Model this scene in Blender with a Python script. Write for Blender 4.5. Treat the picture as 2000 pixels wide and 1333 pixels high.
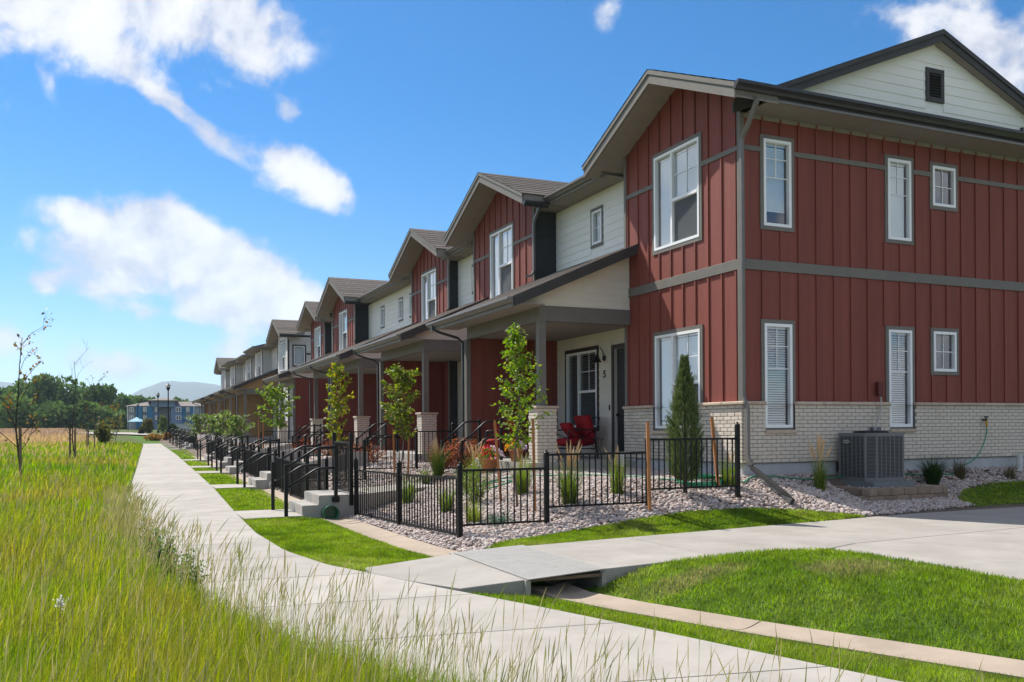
import bpy, bmesh, math, random
import numpy as np
from mathutils import Matrix, Vector
S = bpy.context.scene
for o in list(bpy.data.objects): bpy.data.objects.remove(o)
R = math.radians
HAZE = 0.00016
random.seed(7); RNG = np.random.default_rng(11)
# ---------------------------------------------------------------- camera
FPX, CYPX, ZC = 1761.4, 835.9, 1.45           # focal length and horizon row in photo pixels (2000 wide), eye height
YAW, ROLL = R(23.843), R(-0.357)
_fw = Vector((math.sin(YAW), math.cos(YAW), 0)); _rt = Vector((math.cos(YAW), -math.sin(YAW), 0)); _up = Vector((0, 0, 1))
_r3 = math.cos(ROLL) * _rt + math.sin(ROLL) * _up; _u3 = -math.sin(ROLL) * _rt + math.cos(ROLL) * _up
cd = bpy.data.cameras.new('camera'); cam = bpy.data.objects.new('camera', cd); S.collection.objects.link(cam)
cd.sensor_width = 36; cd.lens = FPX / 2000 * 36; cd.shift_y = (CYPX - 666.5) / 2000
cd.clip_start = 0.05; cd.clip_end = 20000
m = Matrix.Identity(4)
for i in range(3): m[i][0] = _r3[i]; m[i][1] = _u3[i]; m[i][2] = -_fw[i]
m[2][3] = ZC; cam.matrix_world = m
S.camera = cam
# ---------------------------------------------------------------- light
SUNV = Vector((-1, 2.3, 2.85)).normalized()    # towards the sun
EL = math.asin(SUNV.z); AZ = math.atan2(SUNV.x, SUNV.y)
sd = bpy.data.lights.new('sun', 'SUN'); sd.energy = 2.0; sd.angle = R(0.53); sd.color = (1.0, 0.95, 0.87)
so = bpy.data.objects.new('sun', sd); S.collection.objects.link(so); so.location = (0, 0, 60)
so.rotation_euler = (-SUNV).to_track_quat('-Z', 'Y').to_euler()
S.view_settings.view_transform = 'Standard'; S.view_settings.look = 'None'
S.view_settings.exposure = 1.9; S.view_settings.gamma = 1.0
S.render.engine = 'CYCLES'
S.cycles.max_bounces = 6; S.cycles.transparent_max_bounces = 10; S.cycles.diffuse_bounces = 4; S.cycles.transmission_bounces = 2; S.cycles.glossy_bounces = 2; S.cycles.caustics_reflective = False; S.cycles.caustics_refractive = False
# ---------------------------------------------------------------- node helper
class NT:
    def __init__(s, tree): s.t = tree; s.n = tree.nodes; s.l = tree.links
    def node(s, typ, **kw):
        nd = s.n.new(typ)
        for k, v in kw.items(): setattr(nd, k, v)
        return nd
    def put(s, sock, v):
        if hasattr(v, 'is_linked') or hasattr(v, 'links'): s.l.new(v, sock)
        elif v is not None: sock.default_value = v
    def m(s, op, a, b=None, c=None, clamp=False):
        nd = s.node('ShaderNodeMath', operation=op); nd.use_clamp = clamp
        s.put(nd.inputs[0], a)
        if b is not None: s.put(nd.inputs[1], b)
        if c is not None: s.put(nd.inputs[2], c)
        return nd.outputs[0]
    def ss(s, x, a, b):
        nd = s.node('ShaderNodeMapRange', interpolation_type='SMOOTHSTEP')
        s.put(nd.inputs[0], x); s.put(nd.inputs[1], a); s.put(nd.inputs[2], b); return nd.outputs[0]
    def mix(s, f, a, b, blend='MIX'):
        nd = s.node('ShaderNodeMix', data_type='RGBA', blend_type=blend)
        s.put(nd.inputs[0], f)
        s.put(nd.inputs[6], a if hasattr(a, 'links') else (tuple(a) + (1,))[:4]); s.put(nd.inputs[7], b if hasattr(b, 'links') else (tuple(b) + (1,))[:4])
        return nd.outputs[2]
    def noise(s, vec, scale, detail=4, rough=.55, dist=0.0):
        nd = s.node('ShaderNodeTexNoise'); s.put(nd.inputs['Vector'], vec)
        nd.inputs['Scale'].default_value = scale; nd.inputs['Detail'].default_value = detail; nd.inputs['Roughness'].default_value = rough; nd.inputs['Distortion'].default_value = dist
        return nd.outputs[0]
    def vmul(s, vec, v):
        nd = s.node('ShaderNodeVectorMath', operation='MULTIPLY'); s.put(nd.inputs[0], vec); nd.inputs[1].default_value = v; return nd.outputs[0]
# ---------------------------------------------------------------- sky with clouds (a function of direction)
def pix_dir(u, v):
    d = _r3 * ((u - 1000) / FPX) + _u3 * ((CYPX - v) / FPX) + _fw
    d.normalize(); return d
W = bpy.data.worlds.new('World'); S.world = W; W.use_nodes = True
nt = NT(W.node_tree); nt.n.clear()
out = nt.node('ShaderNodeOutputWorld'); bg = nt.node('ShaderNodeBackground'); bg.inputs[1].default_value = 0.09
sky = nt.node('ShaderNodeTexSky', sky_type='NISHITA'); sky.sun_disc = False
sky.sun_elevation = EL; sky.sun_rotation = AZ % (2 * math.pi); sky.altitude = 1500; sky.air_density = 1.0; sky.dust_density = 0.12; sky.ozone_density = 2.2
tc = nt.node('ShaderNodeTexCoord'); D = tc.outputs['Generated']
sx = nt.node('ShaderNodeSeparateXYZ'); nt.l.new(D, sx.inputs[0]); dx, dy, dz = sx.outputs
def spd(u, v):                                                   # azimuth, elevation of a cloud's centre
    d = pix_dir(u, v); return math.atan2(d.x, d.y), math.asin(d.z)
az_ = nt.m('ARCTAN2', dx, dy); el_ = nt.m('ARCSINE', dz)
n1 = nt.noise(D, 7.5, 8, .6, .4); n2 = nt.noise(D, 26, 6, .62); n3 = nt.noise(D, 3.2, 4, .55); n4 = nt.noise(D, 70, 4, .6)
vo_ = nt.node('ShaderNodeVectorMath', operation='ADD'); nt.l.new(D, vo_.inputs[0]); vo_.inputs[1].default_value = tuple(SUNV * .035); n1s = nt.noise(vo_.outputs[0], 7.5, 8, .6, .4)
# (u, v, half-width, half-height in photo pixels, tilt in degrees, weight)
CL = [(30, 5, 300, 66, -6, .85), (330, 0, 240, 62, 8, .82), (165, 92, 110, 46, 12, .72), (440, 60, 100, 60, 20, .6), (500, 120, 55, 34, 30, .4), (90, 165, 30, 14, 60, .35),
      (325, 200, 55, 16, 25, .8), (415, 165, 42, 30, 40, .5), (395, 250, 110, 22, 40, .85), (520, 305, 100, 40, 28, .95), (625, 355, 75, 30, 32, .9), (565, 215, 42, 24, -25, .8),
      (165, 430, 60, 20, 18, 1.25), (335, 440, 85, 42, 28, 1.4), (300, 520, 170, 58, 8, 1.7), (440, 535, 140, 62, 26, 1.6), (140, 555, 80, 26, -4, 1.4), (560, 592, 95, 36, 22, 1.1), (290, 610, 110, 18, 3, .8),
      (130, 690, 170, 44, 12, .62), (10, 640, 60, 40, 0, .5), (250, 715, 95, 20, 10, .42), (470, 680, 60, 24, -15, .55), (770, 525, 45, 20, 0, .4),
      (1190, 10, 30, 44, 25, .5), (830, 90, 55, 24, 0, .3), (1870, 60, 115, 46, 12, .55), (1960, 140, 105, 56, 20, .5), (1780, 20, 105, 32, 0, .45), (2200, 60, 200, 90, 0, .8),
      (-300, 150, 260, 90, 0, .9), (-500, 500, 300, 90, 5, 1.0)]
dens = None
for (u, v, w, h, t, k) in CL:
    a, e = spd(u, v); sc = math.cos(math.atan((u - 1000) / FPX)) ** 2
    ca, sa = math.cos(R(t)), math.sin(R(t))
    da = nt.m('SUBTRACT', az_, a); de = nt.m('SUBTRACT', el_, e)
    rw, rh = w * 1.12 / FPX * sc ** .8, h * 1.12 / FPX * sc ** .8
    p = nt.m('ADD', nt.m('MULTIPLY', da, ca / rw), nt.m('MULTIPLY', de, -sa / rw))
    q = nt.m('ADD', nt.m('MULTIPLY', da, sa / rh), nt.m('MULTIPLY', de, ca / rh))
    r2 = nt.m('ADD', nt.m('MULTIPLY', p, p), nt.m('MULTIPLY', q, q))
    g = nt.m('MULTIPLY', nt.m('EXPONENT', nt.m('MULTIPLY', r2, -1.0)), k)
    dens = g if dens is None else nt.m('ADD', dens, g)
# scattered fair-weather clouds over the unseen sky, cover raised for fill light
away = nt.ss(nt.m('ABSOLUTE', nt.m('SUBTRACT', az_, YAW)), .62, .95)
high = nt.m('MAXIMUM', away, nt.ss(el_, .62, .85))
wide = nt.m('MULTIPLY', nt.ss(n3, .40, .56), high); dens = nt.m('MINIMUM', nt.m('ADD', dens, nt.m('MULTIPLY', wide, 1.1)), 1.15)
fbn = nt.m('ADD', nt.m('ADD', nt.m('MULTIPLY', nt.m('SUBTRACT', n1, .5), 3.0), nt.m('MULTIPLY', nt.m('SUBTRACT', n2, .5), 1.35)), nt.m('MULTIPLY', nt.m('SUBTRACT', n4, .5), .5))
dd = nt.m('ADD', dens, nt.m('MULTIPLY', fbn, nt.ss(dens, .02, .4)))
cov = nt.ss(dd, .22, 1.02)
core = nt.ss(dd, .7, 1.7)
# lit from the sun's side: compare the cloud field with the field a little nearer the sun
lit = nt.ss(nt.m('SUBTRACT', n1, n1s), -.10, .12)
cc = nt.mix(lit, (1.95, 2.0, 2.3), (2.85, 2.85, 2.95))
cc = nt.mix(nt.m('MULTIPLY', core, .62), cc, (3.65, 3.63, 3.57))
skc = nt.node('ShaderNodeHueSaturation'); skc.inputs['Saturation'].default_value = 1.5; skc.inputs['Value'].default_value = .43; nt.l.new(sky.outputs[0], skc.inputs['Color'])
res = nt.mix(nt.m('MULTIPLY', cov, .95), skc.outputs[0], cc)
nt.l.new(res, bg.inputs[0]); nt.l.new(bg.outputs[0], out.inputs[0])
# ---------------------------------------------------------------- materials
M = {}
def mat(name, c1, c2=None, scale=3.0, rough=.8, vary=0.0, grain=None, bump=.0, bscale=40, spec=.3, metal=0.0, dirt=0.0, stretch=(1, 1, 1), coat=0.0, mid=.5):
    ma = bpy.data.materials.new(name); ma.use_nodes = True; t = NT(ma.node_tree); b = t.n['Principled BSDF']
    geo = t.node('ShaderNodeNewGeometry'); pos = t.vmul(geo.outputs['Position'], stretch)
    col = None
    c2 = c2 or tuple(x * .85 for x in c1)
    f = t.ss(t.noise(pos, scale, 5, .6), mid - .2, mid + .2); col = t.mix(f, c1, c2)
    if dirt:
        d = t.ss(t.noise(geo.outputs['Position'], 1.3, 6, .65, .3), .52, .78)
        col = t.mix(t.m('MULTIPLY', d, dirt), col, tuple(x * .55 for x in c1))
    if vary:
        oi = t.node('ShaderNodeObjectInfo'); hs = t.node('ShaderNodeHueSaturation'); t.l.new(col, hs.inputs['Color'])
        t.put(hs.inputs['Value'], t.m('ADD', t.m('MULTIPLY', oi.outputs['Random'], 2 * vary), 1 - vary)); col = hs.outputs[0]
    t.put(b.inputs['Base Color'], col)
    b.inputs['Metallic'].default_value = metal; b.inputs['Specular IOR Level'].default_value = spec
    t.put(b.inputs['Roughness'], t.m('ADD', t.m('MULTIPLY', t.noise(geo.outputs['Position'], 6, 3), .25), rough - .125, clamp=True))
    if coat: b.inputs['Coat Weight'].default_value = coat
    if bump or grain:
        h = t.noise(geo.outputs['Position'] if not grain else t.vmul(geo.outputs['Position'], grain), bscale, 6, .65)
        bp = t.node('ShaderNodeBump'); bp.inputs['Strength'].default_value = bump; bp.inputs['Distance'].default_value = .01; t.put(bp.inputs['Height'], h); t.l.new(bp.outputs[0], b.inputs['Normal'])
    M[name] = ma; return ma
mat('red_board', (.235, .060, .042), (.19, .049, .035), 3.0, .62, .07, grain=(1, 1, .06), bump=.5, bscale=90, spec=.35, dirt=.14, stretch=(2.2, 2.2, .12))
mat('charcoal_trim', (.185, .17, .148), (.165, .152, .134), 4, .62, .04, grain=(1, 1, .3), bump=.25, bscale=60)
mat('charcoal_siding', (.052, .053, .056), (.045, .046, .05), 4, .7, .05, grain=(1, 1, .08), bump=.4, bscale=80)
mat('dark_fascia', (.062, .059, .058), (.052, .05, .049), 4, .6, .03, bump=.1, bscale=50)
mat('gutter_metal', (.165, .152, .136), (.145, .135, .12), 5, .38, .0, spec=.5, bump=.03, bscale=20)
mat('dark_gutter', (.035, .034, .034), (.028, .028, .028), 5, .38, .0, spec=.5)
mat('soffit', (.29, .26, .225), (.26, .235, .205), 5, .8, .0, bump=.2, bscale=60)
mat('white_board', (.88, .86, .81), (.85, .83, .78), 2, .68, .03, grain=(.1, .1, 1), bump=.4, bscale=70, dirt=.06)
mat('cream_board', (.74, .69, .59), (.69, .64, .55), 2, .7, .03, grain=(.1, .1, 1), bump=.4, bscale=70)
mat('grey_board', (.62, .61, .58), (.56, .55, .53), 2, .7, .04, grain=(.1, .1, 1), bump=.4, bscale=70)
mat('tan_board', (.40, .25, .115), (.35, .22, .10), 2, .7, .05, grain=(1, 1, .08), bump=.4, bscale=70)
mat('vinyl_white', (.88, .88, .88), (.85, .85, .85), 6, .35, .0, spec=.5)
mat('brick_cream', (.66, .58, .485), (.57, .50, .42), 14, .85, .14, bump=.7, bscale=70, dirt=.15)
mat('mortar', (.22, .205, .19), (.17, .16, .15), 20, .95, 0, bump=.5, bscale=90)
mat('cap_stone', (.56, .45, .345), (.46, .36, .28), 9, .85, .10, bump=.45, bscale=40, dirt=.1)
mat('ledge_stone', (.30, .22, .17), (.20, .17, .15), 5, .9, .3, bump=.8, bscale=30)
mat('foundation', (.47, .48, .49), (.40, .41, .42), 3, .85, 0, bump=.3, bscale=30, dirt=.25)
mat('concrete', (.40, .37, .335), (.33, .305, .272), 1.6, .9, .06, bump=.3, bscale=130, dirt=.42, spec=.2, grain=(.12, 1, 1))
mat('concrete_walk', (.355, .33, .30), (.295, .273, .245), 1.4, .9, .05, bump=.3, bscale=130, dirt=.35, spec=.2, grain=(1, .12, 1))
mat('concrete_pan', (.40, .325, .255), (.34, .275, .215), 2.5, .9, .06, bump=.25, bscale=100, dirt=.3, spec=.2)
mat('concrete_step', (.40, .375, .34), (.33, .31, .285), 3, .9, 0, bump=.35, bscale=70, dirt=.3)
mat('steel_plate', (.36, .35, .33), (.31, .30, .285), 6, .6, 0, metal=.2, bump=.35, bscale=220)
mat('shingle', (.135, .112, .096), (.075, .064, .058), 9, .95, .22, bump=.6, bscale=90, stretch=(1, 1, 3))
mat('iron', (.0075, .0070, .0066), (.010, .0095, .009), 8, .5, 0, spec=.2, bump=.05, bscale=60)
mat('iron_rail', (.0085, .009, .0105), (.012, .012, .014), 8, .45, 0, spec=.25)
mat('stake_wood', (.42, .185, .07), (.33, .14, .055), 6, .8, .18, grain=(1, 1, .05), bump=.4, bscale=80)
mat('stake_grey', (.20, .15, .105), (.14, .105, .075), 6, .85, .15, grain=(1, 1, .05), bump=.4, bscale=80)
mat('bark', (.19, .15, .115), (.12, .095, .075), 20, .9, .1, grain=(1, 1, .3), bump=.6, bscale=50)
mat('bark_dark', (.06, .047, .04), (.04, .033, .03), 20, .9, .1, bump=.6, bscale=50)
mat('door_dark', (.022, .021, .022), (.018, .018, .019), 4, .45, 0, spec=.5)
mat('door_trim', (.085, .072, .068), (.07, .06, .058), 4, .6, 0)
mat('plum_trim', (.05, .028, .026), (.045, .025, .024), 4, .6, 0)
mat('black_paint', (.012, .012, .012), (.016, .016, .016), 4, .4, 0, spec=.5)
mat('cushion_red', (.36, .012, .018), (.29, .010, .014), 5, .85, .05, bump=.3, bscale=160)
mat('ac_grey', (.17, .17, .172), (.15, .15, .152), 5, .5, 0, spec=.4)
mat('ac_dark', (.020, .021, .023), (.028, .028, .03), 40, .7, 0, bump=.4, bscale=150)
mat('badge', (.6, .6, .6), (.55, .55, .55), 5, .3, 0, metal=.6)
mat('plastic_pad', (.19, .21, .21), (.16, .175, .18), 5, .8, 0, bump=.2)
mat('wall_block', (.30, .225, .165), (.23, .17, .13), 7, .95, .13, bump=.9, bscale=45)
mat('hose_green', (.012, .27, .13), (.010, .21, .10), 5, .4, 0, spec=.5)
mat('brass', (.55, .33, .08), (.45, .27, .07), 5, .4, 0, metal=.6)
mat('pipe_green', (.02, .13, .065), (.016, .10, .05), 5, .35, 0, spec=.5)
mat('pvc_white', (.6, .6, .58), (.5, .5, .48), 5, .5, 0)
mat('terracotta', (.42, .16, .08), (.34, .13, .065), 8, .85, 0, bump=.2)
mat('elec_red', (.13, .028, .022), (.11, .024, .02), 4, .5, 0)
mat('conduit', (.42, .40, .36), (.36, .34, .31), 4, .5, 0)
mat('dark_room', (.012, .012, .013), (.02, .02, .02), 2, .9, 0)
mat('blind', (.90, .91, .90), (.87, .88, .87), 6, .6, 0)
mat('screen_mesh', (.16, .17, .18), (.14, .15, .16), 30, .8, 0)
mat('blue_paint', (.055, .20, .38), (.048, .18, .34), 3, .8, .04)
mat('slate_blue', (.18, .25, .38), (.16, .22, .34), 3, .8, .04)
mat('grey_panel', (.32, .34, .38), (.29, .31, .34), 3, .8, .04)
mat('far_roof', (.22, .19, .17), (.17, .15, .135), 3, .9, .04)
mat('canopy_cloth', (.38, .62, .70), (.33, .56, .64), 3, .8, 0)
mat('lamp_glass', (.75, .75, .70), (.7, .7, .66), 3, .4, 0)
mat('sign_white', (.7, .7, .68), (.66, .66, .64), 3, .6, 0)
mat('soil', (.13, .095, .07), (.09, .065, .05), 8, .95, 0, bump=.5)
def glass(name, tint, refl=1.0):
    ma = bpy.data.materials.new(name); ma.use_nodes = True; t = NT(ma.node_tree); t.n.clear()
    o = t.node('ShaderNodeOutputMaterial'); tr = t.node('ShaderNodeBsdfTransparent'); tr.inputs[0].default_value = tint + (1,)
    gl = t.node('ShaderNodeBsdfGlossy'); gl.inputs['Roughness'].default_value = .01; gl.inputs[0].default_value = (.95, .97, 1, 1)
    lw_ = t.node('ShaderNodeLayerWeight'); lw_.inputs[0].default_value = .5; fz = t.m('ADD', t.m('MULTIPLY', t.m('POWER', lw_.outputs['Facing'], 2.7), .9), .08)
    mx = t.node('ShaderNodeMixShader'); t.put(mx.inputs[0], t.m('MULTIPLY', fz, refl, clamp=True)); t.l.new(tr.outputs[0], mx.inputs[1]); t.l.new(gl.outputs[0], mx.inputs[2]); t.l.new(mx.outputs[0], o.inputs[0])
    M[name] = ma
glass('window_glass', (.92, .97, .98), 1.45); glass('shaded_porch_glass', (.42, .46, .46), .8)  # porch pane tinted dark: the porch's shade is put into the glass colour
def attr_mat(name, rough=.75, trans=.0, spec=.2, bump=0, bscale=50, nvar=.25, nscale=6):
    """colour from the mesh's own per-piece colour attribute"""
    ma = bpy.data.materials.new(name); ma.use_nodes = True; t = NT(ma.node_tree); b = t.n['Principled BSDF']; o = t.n['Material Output']
    at = t.node('ShaderNodeAttribute', attribute_name='Col'); geo = t.node('ShaderNodeNewGeometry')
    hs = t.node('ShaderNodeHueSaturation'); t.l.new(at.outputs['Color'], hs.inputs['Color'])
    t.put(hs.inputs['Value'], t.m('ADD', t.m('MULTIPLY', t.noise(geo.outputs['Position'], nscale, 4), 2 * nvar), 1 - nvar))
    b.inputs['Roughness'].default_value = rough; b.inputs['Specular IOR Level'].default_value = spec; t.l.new(hs.outputs[0], b.inputs['Base Color'])
    if bump:
        bp = t.node('ShaderNodeBump'); bp.inputs['Strength'].default_value = bump; bp.inputs['Distance'].default_value = .02; t.put(bp.inputs['Height'], t.noise(geo.outputs['Position'], bscale, 6, .7)); t.l.new(bp.outputs[0], b.inputs['Normal'])
    if trans:
        tl = t.node('ShaderNodeBsdfTranslucent'); hs2 = t.node('ShaderNodeHueSaturation'); hs2.inputs['Saturation'].default_value = 1.1; hs2.inputs['Value'].default_value = 1.5; t.l.new(hs.outputs[0], hs2.inputs['Color']); t.l.new(hs2.outputs[0], tl.inputs[0])
        mx = t.node('ShaderNodeMixShader'); mx.inputs[0].default_value = trans; t.l.new(b.outputs[0], mx.inputs[1]); t.l.new(tl.outputs[0], mx.inputs[2]); t.l.new(mx.outputs[0], o.inputs[0])
    M[name] = ma
attr_mat('leaf', .5, .45, .35); attr_mat('blade', .6, .44, .25, nvar=.12); attr_mat('stone', .85, 0, .25, nvar=.25, nscale=45); attr_mat('ground_mat', .95, 0, .1, bump=.8, bscale=14, nvar=.3, nscale=3); attr_mat('far_leaf', .8, .2, .1, nvar=.2, nscale=.4)
attr_mat('needle', .6, .2, .25, nvar=.2, nscale=9)
# ---------------------------------------------------------------- mesh helpers
def link(o): S.collection.objects.link(o); return o
class MB:
    def __init__(s): s.v = []; s.f = []
    def add(s, vs, fs):
        n = len(s.v); s.v += [tuple(p) for p in vs]; s.f += [tuple(i + n for i in f) for f in fs]; return s
    def box(s, x0, x1, y0, y1, z0, z1):
        x0, x1 = sorted((x0, x1)); y0, y1 = sorted((y0, y1)); z0, z1 = sorted((z0, z1))
        return s.add([(x0, y0, z0), (x1, y0, z0), (x1, y1, z0), (x0, y1, z0), (x0, y0, z1), (x1, y0, z1), (x1, y1, z1), (x0, y1, z1)],
                     [(0, 3, 2, 1), (4, 5, 6, 7), (0, 1, 5, 4), (1, 2, 6, 5), (2, 3, 7, 6), (3, 0, 4, 7)])
    def prism(s, pts, ax, c0, c1):
        """polygon pts in the plane across axis ax, extruded c0..c1; pts give the other two coordinates in x,y,z order"""
        def put(p, c):
            q = list(p); q.insert(ax, c); return tuple(q)
        n = len(pts); vs = [put(p, c0) for p in pts] + [put(p, c1) for p in pts]
        return s.add(vs, [tuple(range(n)), tuple(range(2 * n - 1, n - 1, -1))] + [(i, i + n, (i + 1) % n + n, (i + 1) % n) for i in range(n)])
    def quad(s, *p): return s.add(p, [tuple(range(len(p)))])
    def tube(s, pts, r, n=8, cap=True):
        pts = [Vector(p) for p in pts]; rs = r if isinstance(r, (list, tuple)) else [r] * len(pts); vs = []; fs = []
        pu = None
        for i, p in enumerate(pts):
            d = (pts[min(i + 1, len(pts) - 1)] - pts[max(i - 1, 0)]).normalized()
            if pu is None: pu = d.orthogonal().normalized()
            else: pu = (pu - d * pu.dot(d)).normalized()
            w = d.cross(pu)
            for k in range(n):
                a = 2 * math.pi * k / n; q = p + (pu * math.cos(a) + w * math.sin(a)) * rs[i]; vs.append(tuple(q))
        for i in range(len(pts) - 1):
            for k in range(n): fs.append((i * n + k, i * n + (k + 1) % n, (i + 1) * n + (k + 1) % n, (i + 1) * n + k))
        if cap: fs.append(tuple(range(n - 1, -1, -1))); fs.append(tuple(range((len(pts) - 1) * n, len(pts) * n)))
        return s.add(vs, fs)
    def bar(s, p0, p1, w, h):
        """rectangular bar between two points, w across, h high"""
        p0, p1 = Vector(p0), Vector(p1); d = (p1 - p0).normalized(); a = d.cross(Vector((0, 0, 1)))
        if a.length < 1e-4: a = Vector((1, 0, 0))
        a.normalize(); b = a.cross(d).normalized(); vs = []
        for p in (p0, p1):
            for sx_, sy_ in ((-1, -1), (1, -1), (1, 1), (-1, 1)): vs.append(tuple(p + a * (sx_ * w / 2) + b * (sy_ * h / 2)))
        return s.add(vs, [(0, 1, 2, 3), (7, 6, 5, 4), (0, 4, 5, 1), (1, 5, 6, 2), (2, 6, 7, 3), (3, 7, 4, 0)])
    def lathe(s, prof, c=(0, 0, 0), n=16):
        vs = []; fs = []
        for (r, z) in prof:
            for k in range(n): a = 2 * math.pi * k / n; vs.append((c[0] + r * math.cos(a), c[1] + r * math.sin(a), c[2] + z))
        for i in range(len(prof) - 1):
            for k in range(n): fs.append((i * n + k, i * n + (k + 1) % n, (i + 1) * n + (k + 1) % n, (i + 1) * n + k))
        return s.add(vs, fs)
    def mesh(s, name):
        me = bpy.data.meshes.new(name); me.from_pydata(s.v, [], s.f)
        bm = bmesh.new(); bm.from_mesh(me); bmesh.ops.recalc_face_normals(bm, faces=bm.faces); bm.to_mesh(me); bm.free(); return me
def base_loc(o):
    l = Vector((0, 0, 0))
    while o is not None: l += Vector(o.location); o = o.parent
    return l
def obj(name, mb, ma, parent=None, smooth=False, loc=None, kind=None, label=None):
    """geometry in world coordinates, child or top-level"""
    me = mb if isinstance(mb, bpy.types.Mesh) else mb.mesh(name)
    if not me.materials: me.materials.append(M[ma])
    if smooth: me.polygons.foreach_set('use_smooth', [True] * len(me.polygons))
    o = link(bpy.data.objects.new(name, me))
    if parent is not None: o.parent = parent; o.location = (Vector(loc) if loc else Vector()) - base_loc(parent)
    elif loc: o.location = loc
    if kind: o['kind'] = kind
    if label: o['label'] = label
    return o
_pc = {}
def piece(name, parent, c, dims, ma, bev=.004, rot=None):
    """one box piece; alike pieces share mesh data"""
    k = (name, ma) + tuple(round(d, 3) for d in dims) + (bev,)
    me = _pc.get(k)
    if me is None:
        b = MB().box(-dims[0] / 2, dims[0] / 2, -dims[1] / 2, dims[1] / 2, -dims[2] / 2, dims[2] / 2); me = bpy.data.meshes.new(name); me.from_pydata(b.v, [], b.f)
        if bev:
            bm = bmesh.new(); bm.from_mesh(me); bmesh.ops.bevel(bm, geom=list(bm.edges), offset=min(bev, min(dims) * .3), segments=1, affect='EDGES'); bm.to_mesh(me); bm.free()
        me.materials.append(M[ma]); _pc[k] = me
    o = link(bpy.data.objects.new(name, me)); o.parent = parent; o.location = Vector(c) - base_loc(parent)
    if rot: o.rotation_euler = rot
    return o
def pbox(name, parent, x0, x1, y0, y1, z0, z1, ma, bev=.004): return piece(name, parent, ((x0 + x1) / 2, (y0 + y1) / 2, (z0 + z1) / 2), (abs(x1 - x0), abs(y1 - y0), abs(z1 - z0)), ma, bev)
def thing(name, label, cat, loc, group=None):
    o = link(bpy.data.objects.new(name, None)); o.location = loc; o.empty_display_size = .2; o['label'] = label; o['category'] = cat
    if group: o['group'] = group
    return o
def tag(o, label, cat, group=None):
    o['label'] = label; o['category'] = cat
    if group: o['group'] = group
    return o
def bigmesh(name, V, F, ma, col=None, parent=None, kind=None, smooth=False):
    """numpy mesh: V (n,3); F (m,k) all of one size; col (n,3) vertex colours"""
    V = np.asarray(V, np.float32); F = np.asarray(F, np.int32); me = bpy.data.meshes.new(name)
    me.vertices.add(len(V)); me.vertices.foreach_set('co', V.ravel())
    nf, k = F.shape; me.loops.add(nf * k); me.loops.foreach_set('vertex_index', F.ravel()); me.polygons.add(nf)
    me.polygons.foreach_set('loop_start', np.arange(0, nf * k, k, dtype=np.int32))
    try: me.polygons.foreach_set('loop_total', np.full(nf, k, dtype=np.int32))
    except Exception: pass
    if smooth: me.polygons.foreach_set('use_smooth', np.ones(nf, bool))
    me.update(calc_edges=True)
    if col is not None:
        ca = me.color_attributes.new('Col', 'FLOAT_COLOR', 'POINT'); c4 = np.ones((len(V), 4), np.float32); c4[:, :3] = col; ca.data.foreach_set('color', c4.ravel())
    me.materials.append(M[ma]); o = link(bpy.data.objects.new(name, me))
    if parent is not None: o.parent = parent; o.location = -base_loc(parent)
    if kind: o['kind'] = kind
    return o
# local frame of a wall: F=('X',x) faces -X with a=Y ; F=('Y',y) faces -Y with a=X ; n is the distance out of the wall
def fb(F, a0, a1, z0, z1, n0, n1):
    ax, c = F
    return (c - n1, c - n0, a0, a1, z0, z1) if ax == 'X' else (a0, a1, c - n1, c - n0, z0, z1)
def fbox(mb, F, *a): return mb.box(*fb(F, *a))
def fpiece(name, parent, F, a0, a1, z0, z1, n0, n1, ma, bev=.004): return pbox(name, parent, *fb(F, a0, a1, z0, z1, n0, n1), ma, bev)
def fpt(F, a, z, n=0): return (F[1] - n, a, z) if F[0] == 'X' else (a, F[1] - n, z)
def wall_mesh(F, a0, a1, z0, z1, ops, depth=.14):
    """a wall skin with real openings and reveals"""
    mb = MB(); As = sorted({a0, a1} | {x for o in ops for x in o[:2]}); Zs = sorted({z0, z1} | {x for o in ops for x in o[2:4]})
    for i in range(len(As) - 1):
        for j in range(len(Zs) - 1):
            ca, cz = (As[i] + As[i + 1]) / 2, (Zs[j] + Zs[j + 1]) / 2
            if any(o[0] < ca < o[1] and o[2] < cz < o[3] for o in ops): continue
            mb.quad(fpt(F, As[i], Zs[j]), fpt(F, As[i + 1], Zs[j]), fpt(F, As[i + 1], Zs[j + 1]), fpt(F, As[i], Zs[j + 1]))
    for (b0, b1, y0, y1) in [o[:4] for o in ops]:
        c = [(b0, y0), (b1, y0), (b1, y1), (b0, y1)]
        for k in range(4):
            p, q = c[k], c[(k + 1) % 4]; mb.quad(fpt(F, *p), fpt(F, *q), fpt(F, *q, -depth), fpt(F, *p, -depth))
    return mb
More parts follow.
